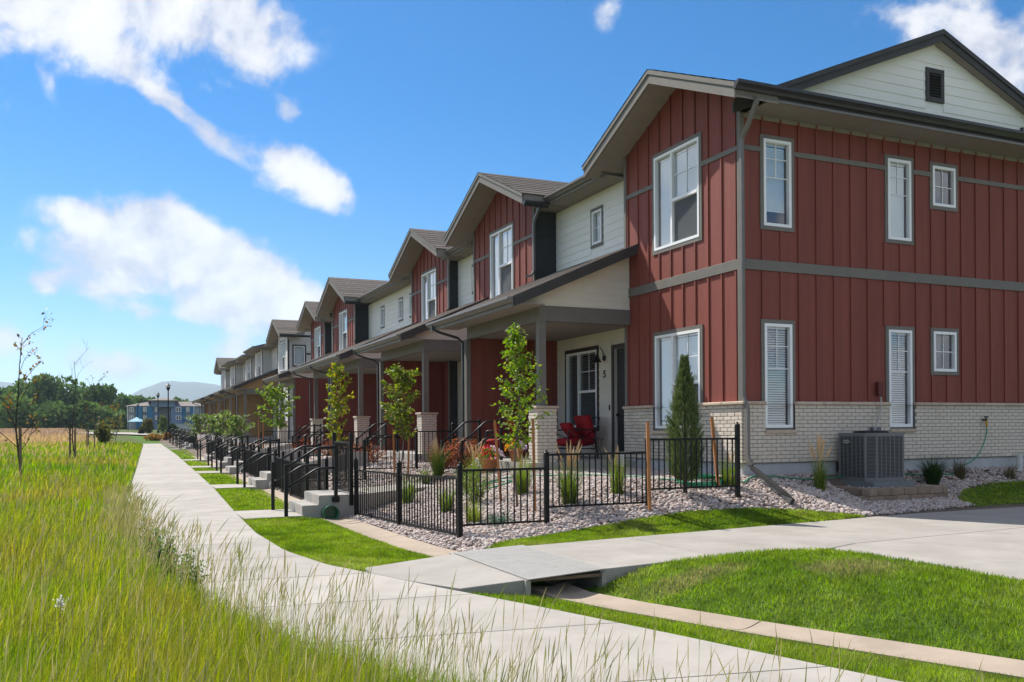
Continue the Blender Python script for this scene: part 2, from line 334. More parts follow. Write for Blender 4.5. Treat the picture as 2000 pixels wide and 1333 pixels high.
def window(root, F, a0, a1, z0, z1, style='double', trim='charcoal_trim', tw=.075, blind=1.0, trimw=True, slat_detail=True, glass_ma='window_glass', closed=True):
    """white vinyl window: frame > trim, muntin, pane, blind; style double / tall / small / picture"""
    f = MB(); fw = .052; n0, n1 = -.05, .03
    fbox(f, F, a0, a0 + fw, z0, z1, n0, n1); fbox(f, F, a1 - fw, a1, z0, z1, n0, n1); fbox(f, F, a0 + fw, a1 - fw, z0, z0 + fw, n0, n1); fbox(f, F, a0 + fw, a1 - fw, z1 - fw, z1, n0, n1)
    w = a1 - a0; h = z1 - z0
    if style == 'double':
        ms = a0 + w * .60; fbox(f, F, ms - .03, ms + .03, z0 + fw, z1 - fw, n0, n1 - .004); zr = z0 + h * .47; fbox(f, F, a0 + fw, ms - .03, zr - .03, zr + .03, n0, n1 + .006)
    o = obj('window', f, 'vinyl_white', root)
    mu = MB()
    if style == 'double':
        fbox(mu, F, (a0 + ms) / 2 - .008, (a0 + ms) / 2 + .008, zr + .03, z1 - fw, -.032, -.022); zm = (zr + z1) / 2; fbox(mu, F, a0 + fw, ms - .03, zm - .008, zm + .008, -.034, -.020)
    elif style == 'tall':
        for zz in (z1 - h * .215, z1 - h * .43): fbox(mu, F, a0 + fw, a1 - fw, zz - .008, zz + .008, -.034, -.020)
        fbox(mu, F, (a0 + a1) / 2 - .008, (a0 + a1) / 2 + .008, z1 - h * .43, z1 - fw, -.032, -.022)
    elif style == 'small':
        fbox(mu, F, a0 + fw, a1 - fw, (z0 + z1) / 2 - .008, (z0 + z1) / 2 + .008, -.034, -.020); fbox(mu, F, (a0 + a1) / 2 - .008, (a0 + a1) / 2 + .008, z0 + fw, z1 - fw, -.032, -.022)
    if mu.v: obj('muntin', mu, 'vinyl_white', o)
    g = MB(); g.quad(fpt(F, a0 + .02, z0 + .02, -.036), fpt(F, a1 - .02, z0 + .02, -.036), fpt(F, a1 - .02, z1 - .02, -.036), fpt(F, a0 + .02, z1 - .02, -.036)); obj('pane', g, glass_ma, o)
    if style == 'double':
        sc = MB(); fbox(sc, F, a0 + fw + .012, ms - .042, z0 + fw + .012, zr - .04, -.030, -.024); obj('insect_screen', sc, 'screen_mesh_a', o)
    if blind:
        bl = MB(); zb = z1 - fw - (h - 2 * fw) * blind; z = z1 - fw - .03; fbox(bl, F, a0 + .05, a1 - .05, z, z + .04, -.125, -.075)
        while z > zb and slat_detail:
            z -= .042; hz_, nz_ = (.023, .007) if closed else (.014, .018); p = [fpt(F, a0 + .055, z + hz_, -.100 - nz_), fpt(F, a1 - .055, z + hz_, -.100 - nz_), fpt(F, a1 - .055, z - hz_, -.100 + nz_), fpt(F, a0 + .055, z - hz_, -.100 + nz_)]; bl.quad(*p)
        if not slat_detail: fbox(bl, F, a0 + .05, a1 - .05, zb, z, -.11, -.10)
        obj('blind', bl, 'blind', o)
    rm = MB(); fbox(rm, F, a0, a1, z0, z1, -.75, -.142); me = rm.mesh('room_recess')
    bm = bmesh.new(); bm.from_mesh(me); ff = max(bm.faces, key=lambda q: sum((v.co - Vector(fpt(F, (a0 + a1) / 2, (z0 + z1) / 2, 5))).length for v in q.verts) * -1); bm.faces.remove(ff); bm.to_mesh(me); bm.free()
    obj('room_recess', me, 'dark_room', o)
    if trimw:
        t = MB(); fbox(t, F, a0 - tw, a0 - .001, z0 - tw, z1 + tw, .0, .022); fbox(t, F, a1 + .001, a1 + tw, z0 - tw, z1 + tw, .0, .022); fbox(t, F, a0 - .001, a1 + .001, z1 + .001, z1 + tw, .0, .024); fbox(t, F, a0 - .001, a1 + .001, z0 - tw, z0 - .001, .0, .024)
        obj('trim', t, trim, o)
    return o
# insect screen: fine mesh that lets most of the view through
def screen_mat():
    ma = bpy.data.materials.new('screen_mesh_a'); ma.use_nodes = True; t = NT(ma.node_tree); b = t.n['Principled BSDF']; o = t.n['Material Output']; b.inputs['Base Color'].default_value = (.09, .095, .10, 1); b.inputs['Roughness'].default_value = .8
    tr = t.node('ShaderNodeBsdfTransparent'); mx = t.node('ShaderNodeMixShader'); mx.inputs[0].default_value = .5; t.l.new(tr.outputs[0], mx.inputs[1]); t.l.new(b.outputs[0], mx.inputs[2]); t.l.new(mx.outputs[0], o.inputs[0]); M['screen_mesh_a'] = ma
screen_mat()
def courses(F, a0, a1, z0, n, ops=(), bl=.203, ch=.0677, seed=0):
    """running-bond brick rectangles (a0,a1,z0,z1)"""
    out_ = []
    for i in range(n):
        z = z0 + i * ch; a = a0 - (bl / 2 if i % 2 else 0)
        while a < a1 - .01:
            b0, b1 = max(a, a0), min(a + bl - .011, a1); a += bl
            if b1 - b0 < .03: continue
            segs = [(b0, b1)]
            for o in ops:
                if z + ch > o[2] + .01 and z < o[3] - .01:
                    ns = []
                    for (s0, s1) in segs:
                        if s1 <= o[0] or s0 >= o[1]: ns.append((s0, s1)); continue
                        if s0 < o[0]: ns.append((s0, o[0]))
                        if s1 > o[1]: ns.append((o[1], s1))
                    segs = ns
            out_ += [(s0, s1, z + .005, z + ch - .005) for s0, s1 in segs if s1 - s0 > .025]
    return out_
# ---------------------------------------------------------------- terrain
def sst(x, a, b):
    t = np.clip((np.asarray(x, float) - a) / (b - a), 0, 1); return t * t * (3 - 2 * t)
def lin(x, a, b): return np.clip((np.asarray(x, float) - a) / (b - a), 0, 1)
def zp(y):
    y = np.maximum(np.asarray(y, float), 8.0); y2 = np.minimum(y, 140.); return -0.1 + .003 * (y2 - 8) + .00004 * (y2 - 8) ** 2
PANS = [(3.95, 8.1), (4.05, 7.7), (4.3, 6.9), (4.72, 5.85), (5.5, 4.1), (6.4, 2.0), (7.6, -1.0)]          # drain pan south of the walkway
PANN = [(4.0, 9.4), (3.84, 10.1), (3.66, 11.2), (3.58, 12.6), (3.52, 15.0), (3.45, 18), (3.45, 24), (3.6, 32), (3.8, 44), (4.0, 50)]
def polydist(x, y, P):
    x = np.asarray(x, float); y = np.asarray(y, float); best = np.full(x.shape, 1e9); side = np.zeros(x.shape)
    for (ax, ay), (bx, by) in zip(P[:-1], P[1:]):
        dx, dy = bx - ax, by - ay; t = np.clip(((x - ax) * dx + (y - ay) * dy) / (dx * dx + dy * dy), 0, 1)
        ex, ey = x - (ax + t * dx), y - (ay + t * dy); d = np.hypot(ex, ey); s = np.sign(dx * ey - dy * ex); u = d < best; best = np.where(u, d, best); side = np.where(u, s, side)
    return best, side
def inpoly(x, y, P):
    x = np.asarray(x); y = np.asarray(y); r = np.zeros(x.shape, bool); n = len(P)
    for i in range(n):
        (ax, ay), (bx, by) = P[i], P[(i + 1) % n]
        c = ((ay > y) != (by > y)) & (x < (bx - ax) * (y - ay) / ((by - ay) if by != ay else 1e-9) + ax); r ^= c
    return r
def T(x, y):
    x = np.asarray(x, float); y = np.asarray(y, float); base = zp(y)
    # planting bed rising to the houses, falling to the walkway on the right
    w = sst(x, 3.75, 7.9) * .55 + lin(x, 3.8, 7.6) * .45; g = lin(y, 10.15, 12.5) * .6 + sst(y, 10.1, 12.6) * .4; g = g * (1 - .42 * sst(x, 10.2, 11.2) * np.sin(np.pi * lin(y, 10.15, 12.5)))
    z = base * (1 - w * g) + .585 * w * g
    z = z + .11 * sst(x, 3.9, 4.4) * (1 - g) * sst(y, 9.0, 10.) * (y < 12)
    dn, _ = polydist(x, y, PANN); z = z - .05 * np.exp(-(dn / .35) ** 2) * (y < 50)
    # south of the walkway: lawn falling to the pan and rising again to the driveway
    ds, sd_ = polydist(x, y, PANS); right = sd_ > 0
    zl = -.10 - .10 * np.exp(-(ds / .55) ** 2)
    zr = -.20 + .275 * (1 - np.exp(-(np.maximum(ds - .22, 0) / .6) ** 1.3)) + .05 * np.exp(-((x - 6.2) / .9) ** 2 - ((y - 6.3) / .9) ** 2)
    zs = np.where(right, zr, zl); k = sst(y, 8.25, 7.95) * sst(x, 2.4, 3.0)
    z = z * (1 - k) + zs * k
    und = sst(y, 8.1, 8.3) * sst(y, 9.9, 9.7) * sst(x, 2.6, 3.4); z = z - .13 * und - .1 * und * np.exp(-((x - 4.02) / .5) ** 2)
    DR = inpoly(x, y, [(7.55, 7.9), (8.0, 8.35), (24, 9), (24, -4), (10.4, -4), (8.8, 1.2), (7.9, 4.0), (7.5, 5.6), (7.55, 7.0)]); z = np.where(DR, np.minimum(z, -.1), z)
    # meadow swells
    mw = sst(x, 0.0, -2.0); z = z + mw * (.05 * np.sin(x * .7 + .4) * np.sin(y * .43) + .004 * np.abs(x))
    far = sst(np.hypot(x, y), 60, 220); z = z * (1 - far) + far * 1.6
    return z
def Tz(x, y): return float(T(np.array([x]), np.array([y]))[0])
def pix_ray(u, v):
    d = _r3 * ((u - 1000) / FPX) + _u3 * ((CYPX - v) / FPX) + _fw; return d
def on_ground(u, v, dz=0.0):
    """point of the terrain seen along a photo pixel"""
    d = pix_ray(u, v); t = 2.0
    while t < 400:
        p = Vector((0, 0, ZC)) + d * t
        if p.z < Tz(p.x, p.y) + dz: break
        t += .05 + t * .002
    return p.x, p.y, Tz(p.x, p.y)
def on_Y(u, v, Y): d = pix_ray(u, v); t = Y / d.y; return Vector((0, 0, ZC)) + d * t
# path edges as X(Y)
PL_Y = [-6, -2, 1, 3, 4.2, 5.25, 6.6, 8.0, 9.5, 10.9, 12.7, 14.5, 18.2, 22, 34.5, 56, 75, 90, 110]
PL_X = [7.9, 5.2, 3.4, 2.45, 1.95, 1.55, 1.12, .80, .55, .40, .30, .24, .20, .28, .72, 1.45, 2.1, 2.3, 1.2]
PR_Y = [-6, -2, 1, 3, 4.08, 5.65, 6.94, 8.28, 9.3, 10.05, 11.4, 13.5, 16.3, 23.85, 31.8, 50.6, 74.4, 90, 110]
PR_X = [10.4, 7.4, 5.5, 4.65, 4.23, 3.73, 3.30, 2.80, 2.45, 2.18, 1.95, 1.89, 1.98, 2.30, 2.54, 3.04, 3.45, 3.7, 2.8]
pl = lambda y: np.interp(y, PL_Y, PL_X)
pr = lambda y: np.interp(y, PR_Y, PR_X)
DRIVE = [(2.45, 9.62), (3.6, 9.78), (4.5, 9.86), (6.4, 10.02), (8.5, 10.2), (10.5, 10.4), (12.5, 10.6), (15, 10.75), (24, 10.9), (24, -4), (10.2, -4), (8.6, 1.2), (7.75, 4.0), (7.35, 5.6), (7.38, 6.6), (7.42, 7.3), (7.25, 7.85), (6.6, 8.06), (5.4, 8.02), (4.4, 7.9), (3.6, 7.78), (2.95, 7.95)]
LAWN_A = [(1.93, 11.6), (1.89, 13.5), (1.97, 15.85), (2.6, 15.86), (3.25, 15.5), (3.32, 12.6), (3.42, 11.0), (3.58, 10.05), (3.55, 9.74), (2.5, 9.62), (2.2, 10.05)]
LAWN_B = [(4.12, 9.83), (4.5, 9.88), (6.4, 10.04), (8.5, 10.22), (10.5, 10.42), (9.7, 10.8), (8.8, 11.02), (7.7, 10.98), (6.8, 10.92), (5.8, 10.76), (4.7, 10.48), (4.1, 10.2)]
LAWN_C = [(3.0, 7.9), (3.6, 7.76), (3.85, 7.75), (4.1, 6.85), (4.52, 5.8), (5.3, 4.0), (6.2, 2.0), (7.4, -1), (7.3, -2), (5.5, 1), (4.65, 3), (4.25, 4.08), (3.75, 5.65), (3.32, 6.94)]
LAWN_D = [(4.42, 7.86), (5.4, 7.98), (6.6, 8.02), (7.2, 7.82), (7.38, 7.3), (7.34, 6.6), (7.31, 5.6), (7.7, 4.0), (8.55, 1.2), (10, -3), (8, -1), (6.65, 2.1), (5.75, 4.2), (4.95, 5.95), (4.52, 7.0), (4.3, 7.7)]
LAWN_E = [(13.2, 10.66), (15, 10.78), (23, 10.9), (23, 12.1), (15.5, 12.05), (14.2, 11.75), (13.35, 11.2)]
# ground sheet
def axis_lines(segs):
    o = []
    for a, b, s in segs: o += list(np.arange(a, b, s))
    return np.array(o + [segs[-1][1]])
gx = axis_lines([(-6000, -800, 650), (-800, -120, 85), (-120, -20, 10), (-20, -4, 1.0), (-4, 12, .2), (12, 26, .5), (26, 120, 10), (120, 800, 85), (800, 6000, 650)])
gy = axis_lines([(-600, -60, 90), (-60, -8, 8), (-8, 2, .5), (2, 14, .2), (14, 40, .5), (40, 120, 2), (120, 400, 20), (400, 2000, 200), (2000, 6500, 750)])
GX, GY = np.meshgrid(gx, gy); GZ = T(GX, GY) - .02
nx, ny = len(gx), len(gy); idx = np.arange(nx * ny).reshape(ny, nx)
F4 = np.stack([idx[:-1, :-1], idx[:-1, 1:], idx[1:, 1:], idx[1:, :-1]], -1).reshape(-1, 4)
fx, fy = GX.ravel(), GY.ravel()
gcol = np.tile(np.array([.085, .105, .028]), (len(fx), 1))
lawn_m = (fx > pl(fy)) & (fx < 30) & (fy < 120)
gcol[lawn_m] = (.07, .14, .018)
# dry brown field beyond the meadow on the left
fieldw = sst(-fx - .0 + (fy - 46) * -.02, -1.5, 1.0) * sst(fy, 44, 54) * sst(fx + (fy - 50) * .055, 1.0, -2.5)
gcol = gcol * (1 - fieldw[:, None]) + np.array([.36, .27, .15]) * fieldw[:, None]
bedm = (fx > 3.8) & (fx < 24) & (fy > 10.1) & (fy < 110)
gcol[bedm] = (.16, .125, .105)
for lp_ in (LAWN_A, LAWN_B, LAWN_C, LAWN_D, LAWN_E): gcol[inpoly(fx, fy, lp_)] = (.07, .12, .02)
farw = sst(np.hypot(fx, fy), 150, 260); gcol = gcol * (1 - farw[:, None]) + np.array([.10, .12, .05]) * farw[:, None]
g = bigmesh('ground', np.stack([fx, fy, GZ.ravel()], 1), F4, 'ground_mat', gcol, kind='structure', smooth=True)
# ---------------------------------------------------------------- paving, slab by slab
def slab(name, poly, ztop, parent, ma, th=.11, gap=.0):
    """concrete slab with its top following ztop(x, y)"""
    c = np.mean(poly, 0); P = [tuple(np.array(p) + (c - p) / (np.linalg.norm(c - p) + 1e-9) * gap) for p in poly]; n = len(P); mb = MB()
    top = [(x, y, ztop(x, y)) for x, y in P]; bot = [(x, y, z - th) for x, y, z in top]; ins = [tuple(np.array(t) + (np.array((c[0], c[1], t[2])) - np.array(t)) / (np.linalg.norm(np.array((c[0], c[1], t[2])) - np.array(t)) + 1e-9) * .006) for t in top]
    low = [(x, y, z - .008) for x, y, z in top]
    mb.add(ins + low + bot, [tuple(range(n))] + [(i, (i + 1) % n, (i + 1) % n + n, i + n) for i in range(n)] + [(i + n, (i + 1) % n + n, (i + 1) % n + 2 * n, i + 2 * n) for i in range(n)])
    return obj(name, mb, ma, parent)
path = link(bpy.data.objects.new('path', None)); path['kind'] = 'structure'; path.location = (1.2, 12, -.1)
zpath = lambda x, y: float(zp(y)) + .03 + .0 * x
ys = [-5.5, -3.7, -1.9, -.2, 1.5, 3.2, 4.75, 6.35, 7.9]
y = 9.4
while y < 108: ys.append(y); y += 1.55 if y < 40 else 3.1
skf = lambda q: -.12 if q > 9.3 else -.12 - .45 * (9.4 - max(q, 0)) / 9.4
for a, b in zip(ys[:-1], ys[1:]):
    seg = []
    for t in np.linspace(0, 1, 5): yy = a + (b - a) * t + .006 * (1 - 2 * t); sk = skf(a) + (skf(b) - skf(a)) * t; seg.append((float(pr(yy + sk)), yy + sk))
    for t in np.linspace(1, 0, 5): yy = a + (b - a) * t + .006 * (1 - 2 * t); sk = skf(a) + (skf(b) - skf(a)) * t; seg.append((float(pl(yy - sk * .3)), yy - sk * .3))
    slab('slab', seg, zpath, path, 'concrete')
walk = link(bpy.data.objects.new('walkway', None)); walk['kind'] = 'structure'; walk.location = (6, 9, 0)
zw = lambda x, y: float(np.interp(x, [2.2, 2.95, 3.6, 4.6, 8, 14, 24], [-.066, -.058, .005, .03, .045, .055, .06]))
slab('slab', [(2.50, 9.63), (3.62, 9.78), (3.62, 7.79), (2.97, 7.94), (2.62, 8.75), (2.47, 9.25)], zw, walk, 'concrete_walk', .3)
slab('slab', [(4.45, 9.86), (6.0, 9.98), (6.0, 8.04), (5.4, 8.02), (4.45, 7.91)], zw, walk, 'concrete_walk', .3)
slab('slab', [(6.012, 9.98), (7.9, 10.14), (8.1, 8.2), (7.2, 7.9), (6.6, 8.06), (6.012, 8.045)], zw, walk, 'concrete_walk', .3)
drive = link(bpy.data.objects.new('driveway', None)); drive['kind'] = 'structure'; drive.location = (10, 6, 0)
slab('slab', [(7.912, 10.14), (9.3, 10.28), (11.2, 10.48), (11.4, 8.42), (8.112, 8.2)], zw, drive, 'concrete_walk', .2)
slab('slab', [(11.212, 10.48), (13, 10.64), (16, 10.8), (16.1, 8.8), (11.412, 8.42)], zw, drive, 'concrete_walk', .2)
slab('slab', [(16.012, 10.8), (24, 10.9), (24, 8.9), (16.112, 8.81)], zw, drive, 'concrete_walk', .2)
slab('slab', [(7.22, 7.88), (8.11, 8.188), (11.4, 8.408), (11.7, 4.6), (7.72, 4.1), (7.36, 5.6), (7.39, 6.6), (7.43, 7.3)], zw, drive, 'concrete_walk', .2)
slab('slab', [(11.412, 8.408), (16.1, 8.79), (16.4, 5.1), (11.712, 4.6)], zw, drive, 'concrete_walk', .2)
slab('slab', [(16.112, 8.79), (24, 8.888), (24, 5.5), (16.412, 5.1)], zw, drive, 'concrete_walk', .2)
slab('slab', [(7.725, 4.09), (11.7, 4.588), (12, .4), (8.75, .2)], zw, drive, 'concrete_walk', .2)
slab('slab', [(11.712, 4.588), (24, 5.488), (24, .8), (12.012, .4)], zw, drive, 'concrete_walk', .2)
slab('slab', [(8.76, .188), (24, .788), (24, -4), (10.2, -4)], zw, drive, 'concrete_walk', .2)
# drain pans: dished concrete strips, panel by panel
def ribbon_panels(P, w, name, z_off, ln=2.2, parent=None, clip=(-99, 999)):
    pts = [Vector((x, y, 0)) for x, y in P]; L = [0]
    for a, b in zip(pts[:-1], pts[1:]): L.append(L[-1] + (b - a).length)
    def at(s):
        x = np.interp(s, L, [p.x for p in pts]); y = np.interp(s, L, [p.y for p in pts]); return np.array([x, y])
    s = 0
    while s < L[-1] - .1:
        e = min(s + ln, L[-1]); mb = MB(); n = 6; rows = []
        for i in range(n + 1):
            t = s + .006 + (e - s - .012) * i / n; p = at(t); d = at(t + .05) - at(t - .05); d /= np.linalg.norm(d) + 1e-9; nn = np.array([d[1], -d[0]])
            row = []
            for k, (o, dip) in enumerate(((-.5, 0), (-.2, -.018), (.0, -.024), (.2, -.018), (.5, 0))):
                q = p + nn * o * w; row.append((q[0], q[1], Tz(*p) + z_off + dip))
            rows.append(row)
        vs = [v for r in rows for v in r]; fs = [(i * 5 + k, i * 5 + k + 1, (i + 1) * 5 + k + 1, (i + 1) * 5 + k) for i in range(n) for k in range(4)]
        nb = len(vs); vs += [(r[0][0], r[0][1], r[0][2] - .1) for r in rows] + [(r[4][0], r[4][1], r[4][2] - .1) for r in rows]
        for i in range(n): fs.append((i * 5, (i + 1) * 5, nb + i + 1, nb + i)); fs.append((i * 5 + 4, (i + 1) * 5 + 4, nb + n + 1 + i + 1, nb + n + 1 + i))
        obj('panel', mb.add(vs, fs), 'concrete_pan', parent); s = e
pan = link(bpy.data.objects.new('drain_pan', None)); pan['kind'] = 'structure'; pan.location = (4.2, 7, -.2)
ribbon_panels(PANS, .46, 'panel', .035, 2.3, pan); ribbon_panels(PANN[1:], .5, 'panel', .03, 2.6, pan)
ribbon_panels([(4.0, 9.9), (3.97, 9.0), (3.97, 8.12)], .62, 'panel', .035, 2.5, pan)
# culvert under the walkway: cheek walls and steel cover plate
cv = thing('culvert', 'concrete culvert cheeks under the grey steel plate where the pan crosses the walkway', 'culvert', (4.02, 8.8, -.2))
for x0, x1 in ((3.565, 3.615), (4.455, 4.51)): obj('cheek_wall', MB().prism([(7.76 if x0 < 4 else 7.88, -.42), (9.9, -.42), (9.9, -.0), (7.76 if x0 < 4 else 7.88, -.0)], 0, x0, x1), 'concrete_step', cv)
pt = MB(); pp = [(3.58, 9.80), (4.50, 9.885), (4.50, 7.86), (3.58, 7.74)]
vs = [(x, y, zw(x, y) + .012) for x, y in pp] + [(x, y, zw(x, y) + .003) for x, y in pp]; pt.add(vs, [(0, 1, 2, 3), (7, 6, 5, 4), (0, 4, 5, 1), (1, 5, 6, 2), (2, 6, 7, 3), (3, 7, 4, 0)])
plate = thing('cover_plate', 'grey steel tread plate laid across the walkway above the culvert', 'plate', (4.04, 8.8, .02)); obj('plate_sheet', pt, 'steel_plate', plate)
dm = MB()
for i in range(23):
    for j in range(48):
        x = 3.62 + i * .038; yy = 7.86 + j * .0405; z = zw(x, yy) + .012; a = .007; b = .0025; s = 1 if (i + j) % 2 else -1
        dm.add([(x - a, yy - a * s, z), (x + b, yy - b * s, z + .002), (x + a, yy + a * s, z), (x - b, yy + b * s, z + .002)], [(0, 1, 2, 3)])
obj('tread_stud', dm, 'steel_plate', plate, kind='stuff')
lip = MB().box(3.62, 4.45, 7.86, 7.90, -.035, -.004); obj('timber_packer', lip, 'stake_grey', plate)
# far bend of the path and the cross path by the lamps
fp = MB()
far = [(-8, 118), (1.0, 112), (4.2, 104), (5.2, 108), (2.0, 122), (-8, 132)]
fp.add([(x, yy, Tz(x, yy) + .12) for x, yy in far], [tuple(range(len(far)))]); obj('far_bend', fp, 'concrete', path)
# ---------------------------------------------------------------- townhouses
XW = 10.26                     # main front wall plane
RED = dict(bay='red_board', lap=False, fin='red_board', wall='white_board', side='charcoal_siding', pier='brick', end='cream_board')
GREY = dict(bay='grey_board', lap=True, fin='tan_board', wall='grey_board', side='grey_board', pier='stone', end='tan_board')
def lap_boards(part, F, a0, a1, z0, z1, ma, ops=(), h=.178, clip=None, stagger=0):
    """lap siding: every course a board, butt-jointed, leaning out at its foot"""
    z = z0; i = 0
    while z < z1 - .02:
        zt = min(z + h, z1); segs = [(a0, a1)]
        if clip: c0, c1 = clip(z, zt); segs = [(max(a0, c0), min(a1, c1))]
        for o in ops:
            if zt > o[2] + .005 and z < o[3] - .005:
                ns = []
                for s0, s1 in segs:
                    if s1 <= o[0] or s0 >= o[1]: ns.append((s0, s1)); continue
                    if s0 < o[0]: ns.append((s0, o[0]))
                    if s1 > o[1]: ns.append((o[1], s1))
                segs = ns
        for s0, s1 in segs:
            if s1 - s0 < .04: continue
            mb = MB(); lo, hi, t0, t1 = s0, s1, s0, s1
            if clip:
                e0, e1 = clip(z, z); q0, q1 = clip(zt, zt); lo, hi, t0, t1 = max(s0, e0), min(s1, e1), max(s0, q0), min(s1, q1)
                if hi - lo < .02: continue
                if t1 < t0: t0 = t1 = min(max((t0 + t1) / 2, lo), hi)
            p = [fpt(F, lo, z, .018), fpt(F, hi, z, .018), fpt(F, t1, zt, .006), fpt(F, t0, zt, .006), fpt(F, lo, z, .001), fpt(F, hi, z, .001), fpt(F, t1, zt, .001), fpt(F, t0, zt, .001)]
            mb.add(p, [(0, 1, 2, 3), (0, 4, 5, 1), (1, 5, 6, 2), (2, 6, 7, 3), (3, 7, 4, 0)]); obj('board', mb, ma, part)
        z += h; i += 1
def battens(part, F, aa, z0, z1f, ma, ops=(), w=.045):
    for a in aa:
        zt = z1f(a) if callable(z1f) else z1f; segs = [(z0, zt)]
        for o in ops:
            if o[0] - .03 < a < o[1] + .03:
                ns = []
                for s0, s1 in segs:
                    if s1 <= o[2] or s0 >= o[3]: ns.append((s0, s1)); continue
                    if s0 < o[2]: ns.append((s0, o[2]))
                    if s1 > o[3]: ns.append((o[3], s1))
                segs = ns
        for s0, s1 in segs:
            if s1 - s0 > .03: fpiece('batten', part, F, a - w / 2, a + w / 2, s0, s1, 0, .024, ma, .003)
def gutter(root, p0, p1, ma='gutter_metal', out=(-1, 0), s=.115):
    """K-style gutter along p0-p1, mouth up, back against the fascia; out = outward direction in plan"""
    p0, p1 = Vector(p0), Vector(p1); o = Vector((out[0], out[1], 0)); prof = [(0, 0), (0, -s), (.35 * s, -s), (.55 * s, -.72 * s), (.75 * s, -.55 * s), (1.0 * s, -.38 * s), (1.0 * s, 0), (.88 * s, 0), (.88 * s, -.08 * s), (.1 * s, -.08 * s)]
    mb = MB(); n = len(prof); vs = [tuple(p + o * a + Vector((0, 0, z))) for p in (p0, p1) for a, z in prof]
    mb.add(vs, [tuple(range(n)), tuple(range(2 * n - 1, n - 1, -1))] + [(i, (i + 1) % n, (i + 1) % n + n, i + n) for i in range(n)]); return obj('gutter', mb, ma, root)
def downspout(root, pts, ma='gutter_metal', w=.075, t=.055):
    mb = MB(); P = [Vector(p) for p in pts]
    vs = []; fs = []
    for i, p in enumerate(P):
        d = (P[min(i + 1, len(P) - 1)] - P[max(i - 1, 0)]).normalized(); ref = Vector((0, 1, 0)) if abs(d.y) < .9 else Vector((1, 0, 0)); a = d.cross(ref).normalized(); b = a.cross(d)
        for sx_, sy_ in ((-1, -1), (1, -1), (1, 1), (-1, 1)): vs.append(tuple(p + a * sx_ * t / 2 + b * sy_ * w / 2))
    for i in range(len(P) - 1):
        for k in range(4): fs.append((i * 4 + k, i * 4 + (k + 1) % 4, i * 4 + 4 + (k + 1) % 4, i * 4 + 4 + k))
    fs += [(3, 2, 1, 0), tuple(range(len(P) * 4 - 4, len(P) * 4))]; return obj('downspout', mb.add(vs, fs), ma, root)
def shingle_rows(root, A, B, C, Dp, n, name='shingle_course', tabs=True):
    """courses on a slope: A-B eave edge, D-C ridge edge; each course a row of tabs of uneven shade, joined per course"""
    A, B, C, Dp = map(Vector, (A, B, C, Dp)); nrm = (B - A).cross(Dp - A).normalized(); nrm = -nrm if nrm.z < 0 else nrm
    for i in range(n):
        t0, t1 = i / n, (i + 1) / n; p0 = A.lerp(Dp, t0); p1 = B.lerp(C, t0); q0 = A.lerp(Dp, min(t1 + .02, 1)); q1 = B.lerp(C, min(t1 + .02, 1))
        mb = MB(); mb.add([tuple(p0 + nrm * .016), tuple(p1 + nrm * .016), tuple(q1 + nrm * .004), tuple(q0 + nrm * .004), tuple(p0 + nrm * .001), tuple(p1 + nrm * .001)], [(0, 1, 2, 3), (0, 4, 5, 1)])
        obj(name, mb, 'shingle', root)
def gable_roof(root, xf, xb, yc, hw, ze, m, th=.24, rows=9, fas='charcoal_trim', gut_r=None, gut_l=None, valley=True):
    """roof over a bay: ridge along X at yc, rakes at xf; ze = underside at the eaves"""
    zr = ze + m * hw
    for s in (1, -1):
        e = yc + s * hw
        xe = xf + (hw * m + th) / .42 if valley else xb          # ridge dies into the main roof
        xe = min(xe, xb); xg = 9.66 if valley else xb
        mb = MB(); vs = [(xf + .04, yc, zr), (xf + .04, e, ze), (xg + .55, e, ze), (xe + .5, yc, zr), (xf + .04, yc, zr + th), (xf + .04, e, ze + th), (xg + .55, e, ze + th), (xe + .5, yc, zr + th)]
        rf = obj('roof', mb.add(vs, [(0, 1, 2, 3), (4, 7, 6, 5), (1, 5, 6, 2), (0, 4, 5, 1), (0, 3, 7, 4), (3, 2, 6, 7)]), 'soffit', root)
        a = (xf - .03, e + s * .035, ze + th - .035 * m); b = (xg + .55, e + s * .035, ze + th - .035 * m); c = (xe + .5, yc, zr + th); d = (xf - .03, yc, zr + th)
        shingle_rows(rf, a, b, c, d, rows)
        # rake boards: wide board and a stepped drip board above it
        fb1 = MB().prism([(yc, zr - .02), (e, ze - .02), (e, ze + th - .045), (yc, zr + th - .045)], 0, xf, xf + .038); obj('rake_board', fb1, fas, root)
        fb2 = MB().prism([(yc, zr + th - .085), (e + s * .02, ze + th - .085 - .02 * m), (e + s * .02, ze + th - .003 - .02 * m), (yc, zr + th - .003)], 0, xf - .022, xf - .001); obj('drip_board', fb2, fas, root)
